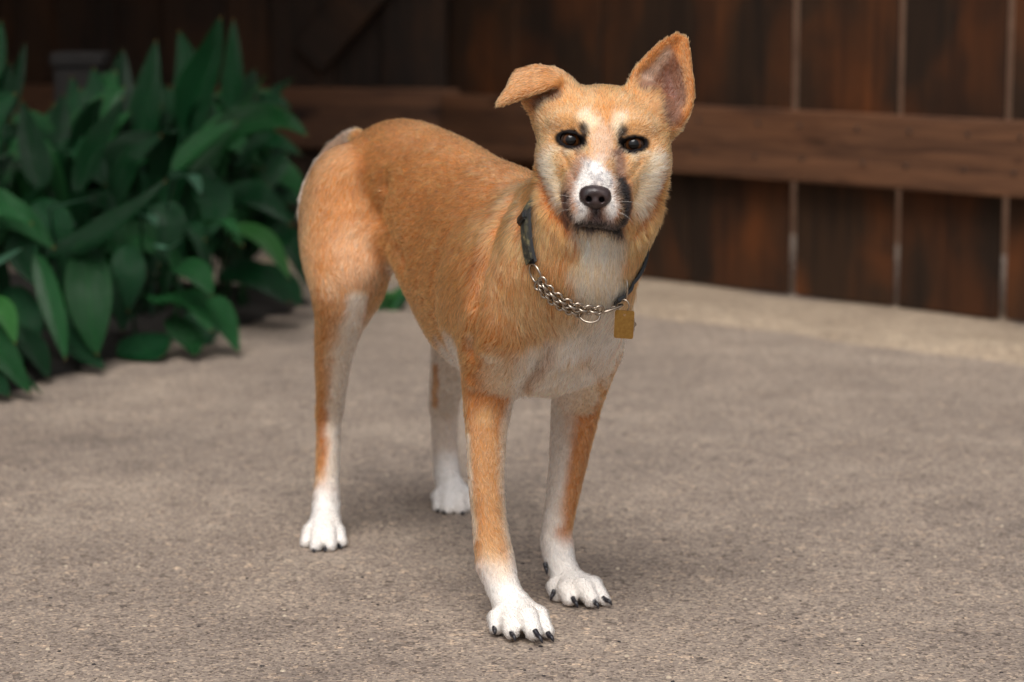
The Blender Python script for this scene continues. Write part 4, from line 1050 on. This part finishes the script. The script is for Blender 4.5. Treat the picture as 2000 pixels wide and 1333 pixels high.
def frame(a,off):
    p=LP(a,off); d=LP(a,off+.01)-p; d/=np.linalg.norm(d); t=LP(a+SG*.05,off)-LP(a-SG*.05,off); t/=np.linalg.norm(t); return p,d,t
# large oval ring at the end of the sleeve
aR=aB+SG*.12; p,d,t=frame(aR,.007); ring('loop_ring',p,t,PN,.0105,.0098,.00125,M_STEEL,collar,CO)
# two rows of chain
def row(a0,a1,ax0,ax1,n,off):
    for i in range(n):
        f=(i+.5)/n; a=a0+(a1-a0)*f; p,d,t=frame(a,off); p=p+PN*(ax0+(ax1-ax0)*f)
        tw=math.radians(52 if i%2 else -38); u=t; v=PN*math.cos(tw)+d*math.sin(tw)
        L=abs(a1-a0)*np.linalg.norm(p-CO)/n
        ring('chain_link',p,u,v,L*.80,.0047,.00135,M_STEEL,collar,CO,20)
aC0=aR+SG*.10; aC1=aE-SG*.02
row(aC0,aC1+SG*.10,.0055,.0045,13,.0085); row(aC0,aC1-SG*.10,-.004,-.0065,11,.0085)
# pull ring under the throat
p,d,t=frame(aE-SG*.02,.009); pr=p-PN*.008
pr=pd(1151,615,project(pr)[2]-.006); ring('pull_ring',pr,CR*.98-CU*.1,CU*.85-CF*.5,.0105,.0092,.0012,M_STEEL,collar,CO)
p,d,t=frame(aE+SG*.24,.0085); ring('end_ring',p,t,(PN+d*.4)/np.linalg.norm(PN+d*.4),.0125,.0062,.0012,M_STEEL,collar,CO)
# ring that carries the tags
aT=ang_of(surf(1219,560)); p,d,t=frame(aT,.012)
hang=pd(1219,563,project(p)[2]-.004); ring('tag_ring',hang,np.array([.45,-.9,0]),UP,.0065,.0125,.0011,M_STEEL,collar,CO)
jr=pd(1217,598,project(p)[2]-.007)
# the tag itself
tagd=project(jr)[2]
tg=empty('identity_tag',pd(1219,634,tagd)); tag(tg,'blank rectangular brass tag hanging from the dog\'s collar','tag'); TO=np.array(tg.location)
def plate(name,w_,h_,th,r,m_,parent,rotz,loc,hole=True):
    bm=bmesh.new(); n=6; pts=[]
    for cx,cy,a0 in ((w_/2-r,h_/2-r,0),(-w_/2+r,h_/2-r,90),(-w_/2+r,-h_/2+r,180),(w_/2-r,-h_/2+r,270)):
        for i in range(n+1):
            a=math.radians(a0+90*i/n); pts.append((cx+r*math.cos(a),cy+r*math.sin(a)))
    V=[];F=[]; k=len(pts)
    ang=lambda q: math.atan2(q[1]-(h_/2-.0045),q[0])
    pts.sort(key=ang); hc=[(.0016*math.cos(ang(q)),h_/2-.0045+.0016*math.sin(ang(q))) for q in pts]
    for z in (th/2,-th/2):
        V+=[(x,z,y) for x,y in pts]; V+=[(x,z,y) for x,y in hc]
    o2=2*k
    for i in range(k):
        j=(i+1)%k; F.append((i,j,k+j,k+i)); F.append((o2+j,o2+i,o2+k+i,o2+k+j)); F.append((j,i,o2+i,o2+j)); F.append((k+i,k+j,o2+k+j,o2+k+i))
    me=mesh(name,V,F,False); o=obj(name,me,m_,parent); o.location=loc; o.rotation_euler=(.06,math.radians(3),rotz); return o
wq=38*tagd/FPX; hq=56*tagd/FPX
plate('plate',wq,hq,.0013,.0022,M_BRASS,tg,math.radians(-8),(0,0,0))
ring('jump_ring',jr,CR*.95+CF*.3,UP,.0062,.0064,.0007,M_STEEL,tg,TO)
t2=empty('licence_tag',pd(1226,634,tagd+.010)); tag(t2,'silver scalloped tag half hidden behind the brass tag','tag')
def scallop():
    V=[];F=[];n=48
    for z in (.0006,-.0006):
        V.append((0,z,0))
        for i in range(n):
            a=2*math.pi*i/n; r=.0082*(1+.09*math.cos(a*8)); V.append((r*math.cos(a),z,r*1.1*math.sin(a)))
    for i in range(n):
        j=(i+1)%n; F.append((0,1+i,1+j)); F.append((n+1,n+2+j,n+2+i)); F.append((1+j,1+i,n+2+i,n+2+j))
    return mesh('plate',V,F,False)
o=obj('plate',scallop(),M_STEEL,t2); o.rotation_euler=(.05,0,math.radians(6))
# ============================ small litter on the concrete ============================
def chips(name,label,m_,n,seed,sz):
    r=np.random.default_rng(seed); V=[];F=[]
    for i in range(n):
        x=r.uniform(-100,2100); y=r.uniform(640,1400); p=ground_pt(x,y); s=r.uniform(*sz); a=r.uniform(0,6.28); st=r.uniform(.5,1); h=s*r.uniform(.3,.6)
        k=len(V)
        for q in range(6):
            b_=a+q*math.pi/3+r.uniform(-.3,.3); V.append((p[0]+s*math.cos(b_),p[1]+s*st*math.sin(b_),-.0003))
        for q in range(6):
            v=V[k+q]; V.append((p[0]+(v[0]-p[0])*.6,p[1]+(v[1]-p[1])*.6,h*r.uniform(.7,1.1)))
        for q in range(6): F.append((k+q,k+(q+1)%6,k+6+(q+1)%6,k+6+q))
        F.append(tuple(range(k+6,k+12)))
    me=mesh(name,V,F,False); o=obj(name,me,m_); tag(o,label,'grit',kind='stuff')
def plain(name,c,rough=.8):
    m,nt,b=mat(name); tc=nd(nt,'ShaderNodeTexCoord'); f=noise(nt,tc.outputs['Object'],400,3,.6); nt.links.new(ramp(nt,f,[(.3,tuple(x*.75 for x in c)),(.7,c)]),b.inputs['Base Color']); b.inputs['Roughness'].default_value=rough; return m
chips('pale_grit','scattered pale stone chips on the concrete',plain('pale_chip',lin(196,180,158)),200,3,(.0010,.0034))
chips('dark_grit','scattered dark stone chips on the concrete',plain('dark_chip',lin(52,46,46)),240,5,(.0008,.0030))
